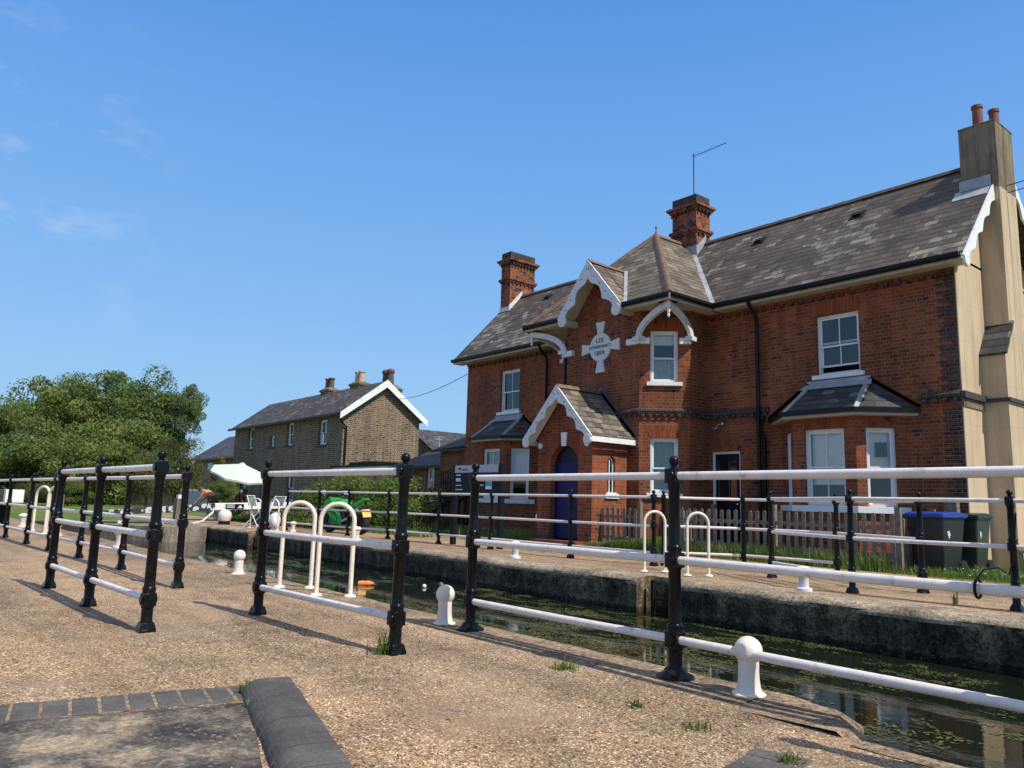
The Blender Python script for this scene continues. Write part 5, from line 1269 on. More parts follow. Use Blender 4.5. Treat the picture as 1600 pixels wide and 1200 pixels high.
floater(689, 914, 'grey clump of rubbish floating behind the ball headed bollard', 'rubbish', 'render_grey', lambda g, c: g.sphere(c, .05, 9, (1, .8, .9)).sphere((c.x+.04, c.y, c.z-.01), .035, 8))

# ------------------------------------------------------------------ picket fences, bins, bench
def picket(p0, p1, label, h=.93, pitch=.152, w=.072, posts=(1,), th=.018):
    p0, p1 = V3(*p0, 0), V3(*p1, 0); L = (p1-p0).length; d = (p1-p0)/L; n = V3(d.y, -d.x, 0); root = thing('picket_fence', tuple(p0), label, 'fence', 'weathered picket fences')
    g = MB(); k = int(L/pitch)
    for i in range(k):
        c = p0+d*((i+.5)*L/k)+n*.03; hh = h+random.uniform(-.012, .012); tl = V3(0, 0, 0)+d*random.uniform(-.008, .008)
        prof = [(-w/2, .03), (w/2, .03), (w/2, hh-.03), (w*.3, hh-.006), (0, hh), (-w*.3, hh-.006), (-w/2, hh-.03)]
        g.prism([c+d*u+V3(0, 0, z)+tl*(z/h) for u, z in prof], -n*th)
    g.build('pickets', 'wood_grey', root, uv=False)
    for z in (.24, .70):
        MB().cbox((p0+p1)/2-n*.01+V3(0, 0, z), d*L/2, n*.016, V3(0, 0, .035)).build('rail', 'wood_grey', root, uv=False)
    for e_ in posts:
        c = p0+d*(L*e_); MB().cbox(c-n*.04+V3(0, 0, .5), d*.045, n*.045, V3(0, 0, .54)).build('post', 'wood_grey', root, uv=False)
picket((-10.45, 12.98), (-5.98, 13.22), 'long grey picket fence below the right hand bay window', posts=(0, .5, 1))
picket((-12.75, 12.85), (-11.35, 12.92), 'short picket fence piece between the porch and the corner window', .9, posts=(0, 1))
picket((-5.98, 13.35), (-6.15, 15.1), 'short picket return running back to the wall beside the bins', .86, posts=(1,))
picket((-10.9, 14.9), (-10.5, 13.0), 'picket gate side standing in front of the dark door', .88, posts=(0,))
def wheelie(x, y, rz, body, lid, label):
    root = thing('wheelie_bin', (x, y, 0), label, 'bin', 'wheelie bins beside the house', rz)
    def L_(mb, name, mat, **k):
        o = mb.build(name, mat, None, uv=False, loc=(0, 0, 0), **k); o.parent = root; return o
    a, b = .235, .29; A, B = .285, .36; h0, h1 = .05, .92
    L_(MB().hexa([(-a, -b, h0), (a, -b, h0), (a, b*.8, h0), (-a, b*.8, h0)], [(-A, -B, h1), (A, -B, h1), (A, B, h1), (-A, B, h1)]).box(-A-.02, A+.02, -B-.02, B+.02, h1-.05, h1), 'bin_body', body, bevel=.025)
    K = 8; pr = []
    for k in range(K+1): t = k/K; pr.append((-B-.05+(2*B+.08)*t, h1+.012+.055*sin(pi*(.12+.8*t))))
    g = MB(); g.prism([(-A-.035, y_, z_) for y_, z_ in pr]+[(-A-.035, B+.03, h1-.02), (-A-.035, -B-.05, h1-.035)], (2*A+.07, 0, 0)); l_ = L_(g, 'lid', lid, bevel=.012)
    L_(MB().path([(-A*.8, B+.03, h1-.01), (-A*.8, B+.08, h1+.01), (A*.8, B+.08, h1+.01), (A*.8, B+.03, h1-.01)], .014, 8), 'handle', body)
    for sx in (-1, 1): L_(MB().lathe([(.09, -.025), (.10, -.02), (.10, .02), (.09, .025)], c=(sx*.26, .27, .10), n=18, axis=(1, 0, 0)), 'wheel', 'rubber')
    # moulded white badge on the right side
    g = MB(); q = lambda y_, z_: (.267+(z_-.5)*.058, y_, z_)
    for (y0, z0, y1, z1) in ((-.20, .60, -.12, .64), (-.175, .56, -.145, .68), (-.22, .645, -.16, .67)): g.add([q(y0, z0), q(y1, z0), q(y1, z1), q(y0, z1)], [(0, 1, 2, 3)])
    L_(g, 'badge', 'white')
wheelie(-5.62, 13.86, -.10, 'bin_black', 'bin_blue', 'black wheelie bin with a blue lid beside the picket fence')
wheelie(-5.52, 14.78, .06, 'bin_green', 'bin_black', 'dark green wheelie bin with a black lid behind the blue lidded bin')
bt = thing('timber_bench', (-4.6, 15.9, 0), 'low pale timber trestle with a white sheet at the foot of the cream wall', 'bench')
for x in (-5.0, -4.3):
    for y in (15.7, 16.6): MB().box(x-.03, x+.03, y-.03, y+.03, 0, .32).build('leg', 'wood_pale', bt, uv=False)
MB().box(-5.05, -4.25, 15.64, 16.66, .32, .37).build('top', 'wood_pale', bt, uv=False); MB().slab([(-5.0, 15.72, .385), (-4.2, 15.68, .39), (-4.3, 16.5, .385), (-4.95, 16.5, .40)], .012).build('sheet', 'white_old', bt, uv=False)
# small timber box on the wall and black cable on the near rail
g = MB(); g.box(-6.0, -5.78, 15.12, 15.28, .95, 1.17); g.build('meter_box', 'wood_grey', uv=False, label='small weathered timber box on the wall behind the bins', cat='box')
g = MB(); q = V3(-1.25, 3.43, .625); g.path([q+V3(0, .036*cos(t), .036*sin(t)) for t in [2*pi*k/14 for k in range(14)]], .006, 6, closed=True)
g.path([q+V3(0, 0, .037), q+V3(.02, .01, .075), q+V3(.07, .02, .085), q+V3(.105, .02, .06), q+V3(.125, .02, .12), q+V3(.135, .01, .2), q+V3(.15, .0, .3)], .0035, 6); g.build('cable_loop', 'black', uv=False, label='thin black cable looped round the near middle rail at the right', cat='cable')

# ------------------------------------------------------------------ information sign, slatted screen
sg = thing('information_sign', (-13.3, 10, 0), 'dark information board with a grey header on two black posts before the left bay', 'sign')
for x in (-14.10, -12.46): MB().box(x-.05, x+.05, 9.93, 10.03, 0, 1.72).build('post', 'sign_navy', sg, uv=False)
hd = MB().box(-14.04, -12.52, 9.92, 9.95, 1.55, 1.71).build('header', 'sign_grey', sg, uv=False)
g = MB(); K = 10; g.prism([(-13.86+.05*cos(pi*k/K), 9.918, 1.615+.045*sin(pi*k/K)) for k in range(K+1)]+[(-13.885+.025*cos(pi*k/K), 9.918, 1.615+.03*sin(pi*k/K)) for k in range(K+1)], (0, -.004, 0)); g.build('arch_logo', 'letter', hd, uv=False)
g = MB()
for x0, x1 in ((-13.77, -13.70), (-13.685, -13.64), (-13.625, -13.58)): g.box(x0, x1, 9.914, 9.918, 1.60, 1.625)
g.build('header_text', 'letter', hd, uv=False)
pn = MB().box(-14.04, -12.52, 9.93, 9.96, 1.10, 1.545).build('panel', 'sign_navy', sg, uv=False)
g = MB()
for x0, x1, z0, z1 in ((-14.0, -13.82, 1.49, 1.51), (-14.0, -13.84, 1.39, 1.43), (-14.0, -13.82, 1.365, 1.385), (-14.0, -13.79, 1.27, 1.285), (-14.0, -13.75, 1.18, 1.195), (-13.25, -13.0, 1.27, 1.29), (-13.25, -13.05, 1.36, 1.375), (-13.25, -13.08, 1.44, 1.46)): g.box(x0, x1, 9.925, 9.93, z0, z1)
g.build('panel_text', 'white', pn, uv=False)
g = MB(); g.box(-12.92, -12.72, 9.92, 9.928, 1.20, 1.36); ps = g.build('poster', 'white', pn, uv=False); MB().box(-12.91, -12.73, 9.915, 9.92, 1.26, 1.35).build('poster_picture', 'sign_cyan', ps, uv=False)
sc2 = thing('slatted_screen', (-20.7, 14.5, 0), 'dark upright slatted screen between the outbuilding and the left bay', 'screen')
g = MB()
for k in range(9): g.box(-21.35+k*.13, -21.30+k*.13, 14.5, 14.53, .0, 1.95+random.uniform(-.02, .02))
g.build('slats', 'wood_dark', sc2, uv=False)
for z in (.4, 1.5): MB().box(-21.4, -20.2, 14.53, 14.56, z, z+.07).build('rail', 'wood_dark', sc2, uv=False)
wd = thing('white_post_light', (-14.45, 12.2, 0), 'small white lamp on the porch wall side above the weeds', 'lamp')
MB().sphere((-14.42, 12.7, .62), .055, 12, (1, .8, 1.4)).build('lamp_body', 'white', wd, uv=False)

# ------------------------------------------------------------------ outbuilding left of the house
ob = thing('outbuilding', (-24, 17, 0), 'low brick outbuilding with dark slate roofs at the left end of the house', 'outbuilding')
g = MB(); g.wall((-23.9, 16.2), (-21.14, 16.2), 0, 2.85); g.wall((-23.9, 19), (-23.9, 16.2), 0, 2.85); g.build('wall', 'brick', ob)
g = MB(); g.slab([(-24.15, 15.95, 2.80), (-21.14, 15.95, 2.95), (-21.14, 17.4, 3.85), (-23.1, 17.4, 3.60)], .06); g.slab([(-24.15, 15.95, 2.80), (-23.1, 17.4, 3.60), (-24.15, 19, 2.80)], .06); g.build('roof', 'slate_dark', ob)
g = MB(); g.wall((-27.4, 16.5), (-23.88, 16.5), 0, 2.30, [(2.15, 2.7, 1.25, 2.2)]); g.wall((-27.4, 19), (-27.4, 16.5), 0, 2.30); g.build('annexe_wall', 'brick', ob)
g = MB(); g.slab([(-27.65, 16.25, 2.27), (-23.88, 16.25, 2.27), (-23.88, 17.7, 3.05), (-26.3, 17.7, 3.05)], .06); g.slab([(-27.65, 16.25, 2.27), (-26.3, 17.7, 3.05), (-27.65, 19.2, 2.27)], .06); g.build('annexe_roof', 'slate_dark', ob)
_H = H; w_ = window((-25.25, 16.5), (-24.70, 16.5), 1.25, 2.2, parent=ob, inner='curtain', bars=(0, 0))
g = MB(); g.box(-24.2, -21.2, 15.9, 15.96, 2.72, 2.80); g.build('gutter', 'black_gutter', ob, uv=False); g = MB(); g.box(-27.7, -23.9, 16.2, 16.26, 2.17, 2.27); g.build('annexe_gutter', 'black_gutter', ob, uv=False)
bk = thing('bicycle', (-18.8, 12.4, 0), 'small dark bicycle parked in the weeds beside the outbuilding', 'bicycle')
c0 = gp(655, 832); c0 = V3(-19.2, 12.75, 0)
for dx in (-.45, .45): MB().path([c0+V3(dx+.3*cos(t), 0, .32+.3*sin(t)) for t in [2*pi*k/20 for k in range(20)]], .014, 6, closed=True).build('wheel', 'rubber', bk, uv=False)
MB().path([c0+V3(-.45, 0, .32), c0+V3(-.15, 0, .72), c0+V3(.3, 0, .74), c0+V3(.45, 0, .32)], .014, 6).path([c0+V3(-.15, 0, .72), c0+V3(0, 0, .3), c0+V3(.3, 0, .74)], .014, 6).path([c0+V3(-.45, 0, .32), c0+V3(0, 0, .3)], .01, 6).build('frame', 'black', bk, uv=False)
MB().cbox(c0+V3(-.18, 0, .86), (.11, 0, 0), (0, .05, 0), (0, 0, .02)).build('saddle', 'rubber', bk, uv=False); MB().path([c0+V3(.3, -.22, .93), c0+V3(.32, 0, .95), c0+V3(.3, .22, .93)], .012, 6).build('handlebar', 'chrome', bk, uv=False)

# ------------------------------------------------------------------ brown brick cottage and houses behind
ct = thing('cottage', (-43, 20, 0), 'brown stock brick cottage with white gable boards and three chimneys', 'house', 'houses behind the lock')
cx0, cx1, cy0, cy1, ce, crz = -50.4, -35.35, 18.0, 22.5, 5.30, 7.02; cyr = (cy0+cy1)/2
cw_ = [(-48.15, -47.2, 3.85, 5.15), (-44.6, -43.85, 3.85, 4.5), (-42.25, -41.3, 3.82, 5.12), (-38.15, -37.15, 3.70, 5.02), (-48.6, -47.7, .9, 2.2), (-45.6, -44.6, .0, 2.2), (-41.8, -40.7, .7, 2.2)]
g = MB(); g.wall((cx0, cy0), (cx1, cy0), 0, ce, [(a-cx0, b-cx0, c, d) for a, b, c, d in cw_], depth=.2); g.wall((cx1, cy0), (cx1, cy1), 0, ce); g.quad((cx1, cy0, ce), (cx1, cy1, ce), (cx1, cyr, crz)); g.wall((cx0, cy1), (cx0, cy0), 0, ce); g.quad((cx0, cy0, ce), (cx0, cyr, crz), (cx0, cy1, ce)); g.build('wall', 'stock', ct)
g = MB(); g.slab([(cx0-.25, cy0-.3, ce-.12), (cx1+.25, cy0-.3, ce-.12), (cx1+.25, cyr, crz+.08), (cx0-.25, cyr, crz+.08)], .08); g.slab([(cx0-.25, cyr, crz+.08), (cx1+.25, cyr, crz+.08), (cx1+.25, cy1+.3, ce-.12), (cx0-.25, cy1+.3, ce-.12)], .08); crf = g.build('roof', 'slate_cot', ct)
for yy in (cy0-.34, cy1+.34):
    g = MB(); a, b = V3(cx1+.26, cyr, crz+.13), V3(cx1+.26, yy, ce-.10); g.prism([a, b, b-V3(0, 0, .32), a-V3(0, 0, .40)], (.05, 0, 0)); g.build('bargeboard', 'white', ct, uv=False)
g = MB(); g.box(cx0-.25, cx1+.2, cy0-.42, cy0-.30, ce-.22, ce-.10); g.path([(cx1+.1, cy0-.3, ce-.3), (cx1+.1, cy0-.1, ce-.6), (cx1+.08, cy0+.15, ce-.8), (cx1+.08, cy0+.15, 2.6)], .05, 8); g.build('gutter', 'black_gutter', ct, uv=False)
for (a, b, c, d) in cw_:
    window((a, cy0), (b, cy0), c, d, parent=ct, inner='curtain', bars=(1, 1) if d-c > 1 else (0, 0), fw=.08, sillmat='sill_dark', rec=.16)
for xx, yy, hh, kinds in ((-42.3, 20.5, .95, ('terracotta', 'pot_dark')), (-38.6, 20.5, .9, ('buff_pot', 'buff_pot'))):
    st_ = MB().box(xx-.55, xx+.55, yy-.3, yy+.3, 6.7, crz+.18).box(xx-.62, xx+.62, yy-.36, yy+.36, crz+.18, crz+.30).build('chimney_stack', 'stock', crf)
    MB().hexa([(xx-.6, yy-.34, crz+.30), (xx+.6, yy-.34, crz+.30), (xx+.6, yy+.34, crz+.30), (xx-.6, yy+.34, crz+.30)], [(xx-.35, yy-.2, crz+.42), (xx+.35, yy-.2, crz+.42), (xx+.35, yy+.2, crz+.42), (xx-.35, yy+.2, crz+.42)]).build('flaunching', 'render_grey', st_, uv=False)
    for i_, kk in enumerate(kinds):
        x = xx-.22+.44*i_; MB().lathe([(.17, crz+.36), (.155, crz+.9), (.20, crz+.92), (.20, crz+1.0), (.13, crz+1.0)], c=(x, yy, 0), n=14).build('chimney_pot', kk, st_, uv=False)
st_ = MB().box(-37.75, -36.65, 21.15, 21.85, 5.9, 6.75).box(-37.85, -36.55, 21.07, 21.93, 6.45, 6.58).box(-37.95, -36.45, 21.0, 22.0, 6.75, 6.95).build('chimney_stack', 'stock', crf)
MB().hexa([(-38.0, 20.95, 6.95), (-36.4, 20.95, 6.95), (-36.4, 22.05, 6.95), (-38.0, 22.05, 6.95)], [(-37.6, 21.2, 7.25), (-36.8, 21.2, 7.25), (-36.8, 21.8, 7.25), (-37.6, 21.8, 7.25)]).build('cap', 'brick_dark', st_, uv=False)
for xx in (-37.45, -36.95): MB().lathe([(.22, 7.15), (.17, 7.85), (.21, 7.88), (.22, 7.98)], c=(xx, 21.5, 0), n=14).build('chimney_pot', 'pot_dark', st_, uv=False); MB().lathe([(.23, 7.98), (.20, 8.08), (.05, 8.13)], c=(xx, 21.5, 0), n=14).build('pot_cowl', 'terracotta', st_, uv=False)
# flat roofed extension in front of the cottage gable
ex = thing('flat_roof_extension', (-31, 18, 0), 'low flat roofed extension with a white fascia below the cottage gable', 'extension')
MB().wall((-35.0, 17.6), (-28.6, 17.6), 0, 2.3).wall((-28.6, 17.6), (-28.6, 20.5), 0, 2.3).build('wall', 'stock2', ex); MB().box(-35.3, -28.4, 17.4, 20.7, 2.42, 2.52).build('roof', 'black', ex, uv=False); MB().box(-35.2, -28.5, 17.5, 20.6, 2.18, 2.42).build('fascia', 'white', ex, uv=False)
MB().box(-33.6, -31.0, 17.55, 19.5, 2.52, 2.66).build('roof_slab', 'black', ex, uv=False)
fh = thing('house', (-88, 33, 0), 'distant brown house with a plain dark slate roof left of the cottage', 'house', 'houses behind the lock')
MB().wall((-97, 30), (-78, 30), 0, 5.3).wall((-78, 30), (-78, 38), 0, 5.3).build('wall', 'stock2', fh); MB().slab([(-97.5, 29.6, 5.1), (-77.6, 29.6, 5.1), (-77.6, 34, 8.2), (-97.5, 34, 8.2)], .1).slab([(-97.5, 34, 8.2), (-77.6, 34, 8.2), (-77.6, 38.4, 5.1), (-97.5, 38.4, 5.1)], .1).build('roof', 'slate_dark', fh)
MB().box(-91.8, -90.2, 29.93, 29.99, 2.6, 4.6).build('window', 'white', fh, uv=False); MB().box(-97.4, -77.7, 29.4, 29.6, 4.9, 5.1).build('gutter', 'black_gutter', fh, uv=False)
th = thing('house', (-42, 28, 0), 'pale tan gabled house just showing between the cottage and the outbuilding', 'house', 'houses behind the lock')
MB().wall((-45, 26), (-38.4, 26), 0, 3.7).wall((-38.4, 26), (-38.4, 32), 0, 3.7).quad((-45, 26, 3.7), (-38.4, 26, 3.7), (-41.7, 26, 5.35)).build('wall', 'stock2', th)
MB().slab([(-38.1, 25.8, 3.55), (-41.7, 25.8, 5.45), (-41.7, 32, 5.45), (-38.1, 32, 3.55)], .1).slab([(-41.7, 25.8, 5.45), (-45.3, 25.8, 3.55), (-45.3, 32, 3.55), (-41.7, 32, 5.45)], .1).build('roof', 'slate_dark', th)
a0 = at(686, 700, 42); g = MB(); g.path([V3(a0.x, a0.y, 2.5), V3(a0.x, a0.y, a0.z+.65)], .02, 5)
for k, (zz, ww) in enumerate(((.6, .28), (.45, .2), (.5, .12))): g.path([V3(a0.x-.4*ww, a0.y-ww, a0.z+zz), V3(a0.x+.4*ww, a0.y+ww, a0.z+zz)], .012, 4)
g.build('aerial', 'sign_grey', uv=False, label='thin television aerial above the outbuilding roof', cat='aerial')
def wire(a, b, sag, r, label):
    pts = [a+(b-a)*t-V3(0, 0, sag*4*t*(1-t)) for t in [k/16 for k in range(17)]]; MB().path(pts, r, 5).build('overhead_wire', 'black', uv=False, label=label, cat='wire', group='overhead wires')
wire(V3(-36.6, 21.5, 6.4), V3(HX0, 15.28, 5.25), .25, .012, 'overhead wire between the cottage and the red brick house')
wire(V3(-5.2, 17.0, 7.55), V3(3.5, 19.0, 8.9), .05, .01, 'upper of the two wires leaving the cream chimney to the right')
wire(V3(-5.2, 17.0, 7.40), V3(3.5, 18.6, 8.5), .05, .01, 'lower of the two wires leaving the cream chimney to the right')
# grey paling fence and tan wall
gf = thing('paling_fence', (-42, 14, 0), 'pale grey upright paling fence behind the bending person', 'fence')
g = MB(); k = 0
while k < 62: g.box(-47.5+k*.16, -47.5+k*.16+.10, 14.0, 14.03, 0, 1.22+.03*sin(k*1.3)); k += 1
g.build('palings', 'grey_fence', gf, uv=False)
for z in (.3, 1.0): MB().box(-47.5, -37.6, 14.03, 14.07, z, z+.07).build('rail', 'grey_fence', gf, uv=False)
MB().wall((-74, 13.6), (-52, 17.2), 0, 2.6).wall((-52, 17.2), (-52, 17.6), 0, 2.6).build('garden_wall', 'stock2', label='tan brick garden wall half hidden under the trees', cat='wall')

# ------------------------------------------------------------------ lock gate furniture
bm_ = thing('balance_beam', (-26.5, 10.2, .5), 'long lock gate balance beam, graffitied grey on the left, white on the right', 'lock beam', 'lock gate beams')
def beam(y0, y1, za0, za1, zb0, zb1, name, mat, x=-26.5, w=.12, parent=bm_):
    MB().hexa([(x-w, y0, za0), (x+w, y0, za0), (x+w, y1, zb0), (x-w, y1, zb0)], [(x-w, y0, za1), (x+w, y0, za1), (x+w, y1, zb1), (x-w, y1, zb1)]).build(name, mat, parent, uv=False, bevel=.015)
beam(5.2, 8.95, .18, .33, .42, .65, 'graffitied_length', 'graffiti'); beam(8.952, 11.6, .42, .65, .53, .75, 'white_end', 'white')
sn = MB().box(-26.378, -26.365, 9.30, 9.92, .475, .645).build('black_sign', 'sign_navy', bm_, uv=False)
g = MB()
for z in (.60, .56, .515): g.box(-26.365, -26.36, 9.33, 9.60, z, z+.018)
g.prism([(-26.365, 9.70, .51), (-26.365, 9.88, .51), (-26.365, 9.79, .61)], (.005, 0, 0)); g.build('sign_marks', 'white', sn, uv=False)
MB().box(-26.7, -26.3, 3.6, 7.8, -1.4, .02).build('gate_leaf', 'wood_dark', bm_, uv=False)
for y in (6.0, 7.3): MB().box(-26.36, -26.22, y, y+.10, -1.4, .06).build('gate_post', 'white_old', bm_, uv=False)
gw = thing('gate_post', (-25.6, 7.6, 0), 'grey paddle post with a small white cap at the end of the lock gate', 'post')
MB().box(-25.75, -25.45, 7.45, 7.75, -.02, .78).build('post_body', 'render_grey', gw, uv=False); MB().box(-25.7, -25.5, 7.5, 7.7, .78, .90).build('post_cap', 'white', gw, uv=False)
MB().path([(-25.3, 7.95, .02), (-25.2, 8.2, .10), (-25.2, 8.5, .38), (-25.2, 8.52, .52)], .03, 8).build('curved_bar', 'white', gw, uv=False)
nb = thing('balance_beam', (-23, 2.7, .5), 'square white ended balance beam on the near bank at the left edge', 'lock beam', 'lock gate beams')
MB().box(-26.5, -22.3, 2.53, 2.90, .60, .90).build('grey_length', 'render_grey', nb, uv=False, bevel=.01); MB().box(-22.3, -22.0, 2.525, 2.905, .595, .905).build('white_end', 'white', nb, uv=False, bevel=.01); MB().box(-24.6, -24.3, 2.55, 2.88, 0, .60).build('support', 'black', nb, uv=False)
bb = thing('gate_bollard', (-25.1, 8.85, 0), 'large white rounded bollard with a black base below the lock beam sign', 'bollard')
MB().lathe([(.17, .12), (.20, .20), (.21, .30), (.19, .38), (.12, .45), (.0, .48)], c=(-25.1, 8.85, 0), n=24).build('head', 'bollard', bb, uv=False, smooth=True); MB().lathe([(.18, 0), (.17, .12)], c=(-25.1, 8.85, 0), n=24).build('base', 'black', bb, uv=False)

# ------------------------------------------------------------------ parasol, chair, bags, crates
um = thing('parasol', (-25.0, 9.4, 0), 'pale mint green parasol tilted over the far bank beside the cottage', 'parasol')
n_ = V3(.33, .05, .94).normalized(); c_ = at(376, 738, 28.2); ax1 = n_.orthogonal().normalized(); ax2 = n_.cross(ax1); K = 8; RR = 1.08
g = MB(); rim = [c_+(ax1*cos(2*pi*k/K)+ax2*sin(2*pi*k/K))*RR-n_*.05 for k in range(K)]; top = c_+n_*.33
for k in range(K):
    a, b = rim[k], rim[(k+1) % K]; m = (a+b)/2+(c_-(a+b)/2)*.015+n_*.01; g.quad(top, a, m); g.quad(top, m, b)
    g.quad(a, a-n_*.07, m-n_*.07, m); g.quad(m, m-n_*.07, b-n_*.07, b)
g.build('canopy', 'mint', um, uv=False); MB().path([V3(c_.x-.1, c_.y+.1, 0), V3(c_.x-.05, c_.y+.05, 1.0), c_+n_*.2], .02, 8).build('pole', 'black', um, uv=False)
g = MB()
for k in range(K): g.path([c_+n_*.2, rim[k]-n_*.01], .008, 5)
g.build('ribs', 'black', um, uv=False); MB().lathe([(.0, .37), (.06, .35), (.10, .32), (.16, .27)], c=c_, n=10, axis=n_).build('vent_cap', 'mint', um, uv=False); MB().lathe([(.22, 0), (.22, .06), (.05, .09)], c=(c_.x-.1, c_.y+.1, 0), n=20).build('base', 'black', um, uv=False)
def chair(x, y, rz, label):
    root = thing('folding_chair', (x, y, 0), label, 'chair', 'folding chairs under the parasol', rz)
    def L_(mb, name, mat): o = mb.build(name, mat, None, uv=False, loc=(0, 0, 0)); o.parent = root
    for sx in (-.24, .24):
        L_(MB().path([(sx, -.22, 0), (sx, .0, .42), (sx, .20, .94)], .016, 8), 'side_frame', 'white'); L_(MB().path([(sx*.9, .26, 0), (sx*.9, -.20, .44)], .014, 8), 'leg', 'white')
    L_(MB().box(-.24, .24, -.22, .18, .42, .45), 'seat', 'chair_grey'); L_(MB().hexa([(-.23, .10, .62), (.23, .10, .62), (.23, .12, .62), (-.23, .12, .62)], [(-.23, .18, .90), (.23, .18, .90), (.23, .20, .90), (-.23, .20, .90)]), 'backrest', 'chair_grey')
    L_(MB().path([(-.24, .20, .93), (.24, .20, .93)], .014, 8), 'top_rail', 'white'); L_(MB().path([(-.24, -.20, .06), (.24, -.20, .06)], .012, 8), 'foot_rail', 'white')
chair(-23.6, 9.25, 2.3, 'white framed folding chair beside the lock beam under the parasol')
chair(-24.6, 10.3, .4, 'second folding chair half hidden behind the lock beam')
for i_, (x, y, s_, lb) in enumerate(((-22.7, 9.5, .22, 'white bulging sack right of the folding chair'), (-22.3, 9.35, .17, 'smaller pale sack in front of the bulging sack'))):
    g = MB(); g.sphere((x, y, s_*.9), s_, 16, (1, .8, 1.15)); g.sphere((x+s_*.2, y, s_*1.75), s_*.35, 10); g.build('sack', 'white_old', uv=False, smooth=True, label=lb, cat='sack', group='white sacks by the chair')
g = MB(); g.box(-25.2, -24.5, 9.7, 10.2, 0, .34); cr_ = g.build('crate', 'black', uv=False, label='dark storage crate on the path between beam bollard and chair', cat='crate', bevel=.02)

# ------------------------------------------------------------------ people
def figure(loc, rz, label, J, E_, Rr, parts, skin):
    """one continuous skinned body plus clothes; J joints, E_ edges, Rr radii"""
    root = thing('person', loc, label, 'person', 'people bending on the far bank', rz)
    def sk(name, ids, mat, grow=0.0, hide=None):
        mp = {j: i for i, j in enumerate(ids)}; me = bpy.data.meshes.new(name); me.from_pydata([J[j] for j in ids], [(mp[a], mp[b]) for a, b in E_ if a in mp and b in mp], []); me.update()
        o = bpy.data.objects.new(name, me); COL.objects.link(o); o.parent = root; m = o.modifiers.new('skin', 'SKIN'); m.use_smooth_shade = True
        for i, j in enumerate(ids):
            r = Rr[j]+grow; me.skin_vertices[0].data[i].radius = (r, r); me.skin_vertices[0].data[i].use_root = (i == 0)
        s_ = o.modifiers.new('sub', 'SUBSURF'); s_.levels = 2; s_.render_levels = 2; me.materials.append(M[mat]); return o
    sk('body', list(J.keys()), skin)
    for nm, ids, mat, gr in parts: sk(nm, ids, mat, gr)
    h = Vector(J['head']); 
    def L_(mb, name, mat): o = mb.build(name, mat, None, uv=False, smooth=True, loc=(0, 0, 0)); o.parent = root
    d = (h-Vector(J['neck'])).normalized()
    L_(MB().sphere(h-d*.0+V3(0, .015, .03), .105, 16, (.95, 1.05, 1.0)), 'hair', 'hair')
    return root
def bent(pelvis=(0, 0, .80), chest=(-.30, 0, 1.05), head=(-.50, 0, 1.10), hands=((-.75, -.1, .45), (-.62, .12, .55)), step=.14):
    p, c, h = Vector(pelvis), Vector(chest), Vector(head); n = c+(h-c)*.45
    J = {'pelvis': p, 'belly': p+(c-p)*.5, 'chest': c, 'neck': n, 'head': h, 'crown': h+(h-n).normalized()*.09}
    E_ = [('pelvis', 'belly'), ('belly', 'chest'), ('chest', 'neck'), ('neck', 'head'), ('head', 'crown')]; R = {'pelvis': .135, 'belly': .125, 'chest': .145, 'neck': .055, 'head': .095, 'crown': .07}
    for i, s in enumerate((-1, 1)):
        q = f'{i}'; sh = c+V3(.02, s*.19, 0); hd = Vector(hands[i]); el = (sh+hd)/2+V3(.06, s*.04, -.03); hp = p+V3(0, s*.10, -.04); kn = V3(p.x-.10+s*step*.5, s*.12, .45); an = V3(p.x+.06+s*step, s*.12, .08); toe = an+V3(-.17, 0, -.045)
        J.update({'sh'+q: sh, 'el'+q: el, 'wr'+q: hd, 'hp'+q: hp, 'kn'+q: kn, 'an'+q: an, 'toe'+q: toe}); d = (hd-el).normalized()
        E_ += [('chest', 'sh'+q), ('sh'+q, 'el'+q), ('el'+q, 'wr'+q), ('pelvis', 'hp'+q), ('hp'+q, 'kn'+q), ('kn'+q, 'an'+q), ('an'+q, 'toe'+q)]
        R.update({'sh'+q: .06, 'el'+q: .042, 'wr'+q: .030, 'hp'+q: .10, 'kn'+q: .065, 'an'+q: .042, 'toe'+q: .035})
        for f in range(5):
            a = hd+d*(.085 if f < 4 else .05)+V3(.0, (f-1.5)*.020 if f < 4 else -s*.045, -.01); b = a+d*(.05+.01*(f in (1, 2)))+V3(.012, 0, -.02) if f < 4 else a+d*.04
            J.update({f'f{q}{f}a': a, f'f{q}{f}b': b}); E_ += [('wr'+q, f'f{q}{f}a'), (f'f{q}{f}a', f'f{q}{f}b')]; R.update({f'f{q}{f}a': .011, f'f{q}{f}b': .008})
    return {k: tuple(v) for k, v in J.items()}, E_, R
J, E_, Rr = bent()
figure((-29.9, 10.05, 0), pi*.28, 'person in a coral top and dark shorts bending down to the left', J, E_, Rr, [('top', ['pelvis', 'belly', 'chest', 'sh0', 'sh1'], 'orange', .018), ('shorts', ['pelvis', 'hp0', 'kn0', 'hp1', 'kn1'], 'olive', .022), ('shoe', ['an0', 'toe0'], 'white', .012), ('shoe', ['an1', 'toe1'], 'white', .012)], 'skin')
J, E_, Rr = bent((0, 0, .62), (-.22, 0, .95), (-.40, 0, 1.08), ((-.50, -.12, .50), (-.45, .14, .52)), .08)
figure((-29.5, 10.75, 0), pi*1.2, 'person in dark maroon crouching close behind the coral topped person', J, E_, Rr, [('top', ['pelvis', 'belly', 'chest', 'sh0', 'sh1', 'el0', 'el1'], 'maroon', .018), ('shorts', ['pelvis', 'hp0', 'kn0', 'hp1', 'kn1'], 'olive', .022)], 'skin2')

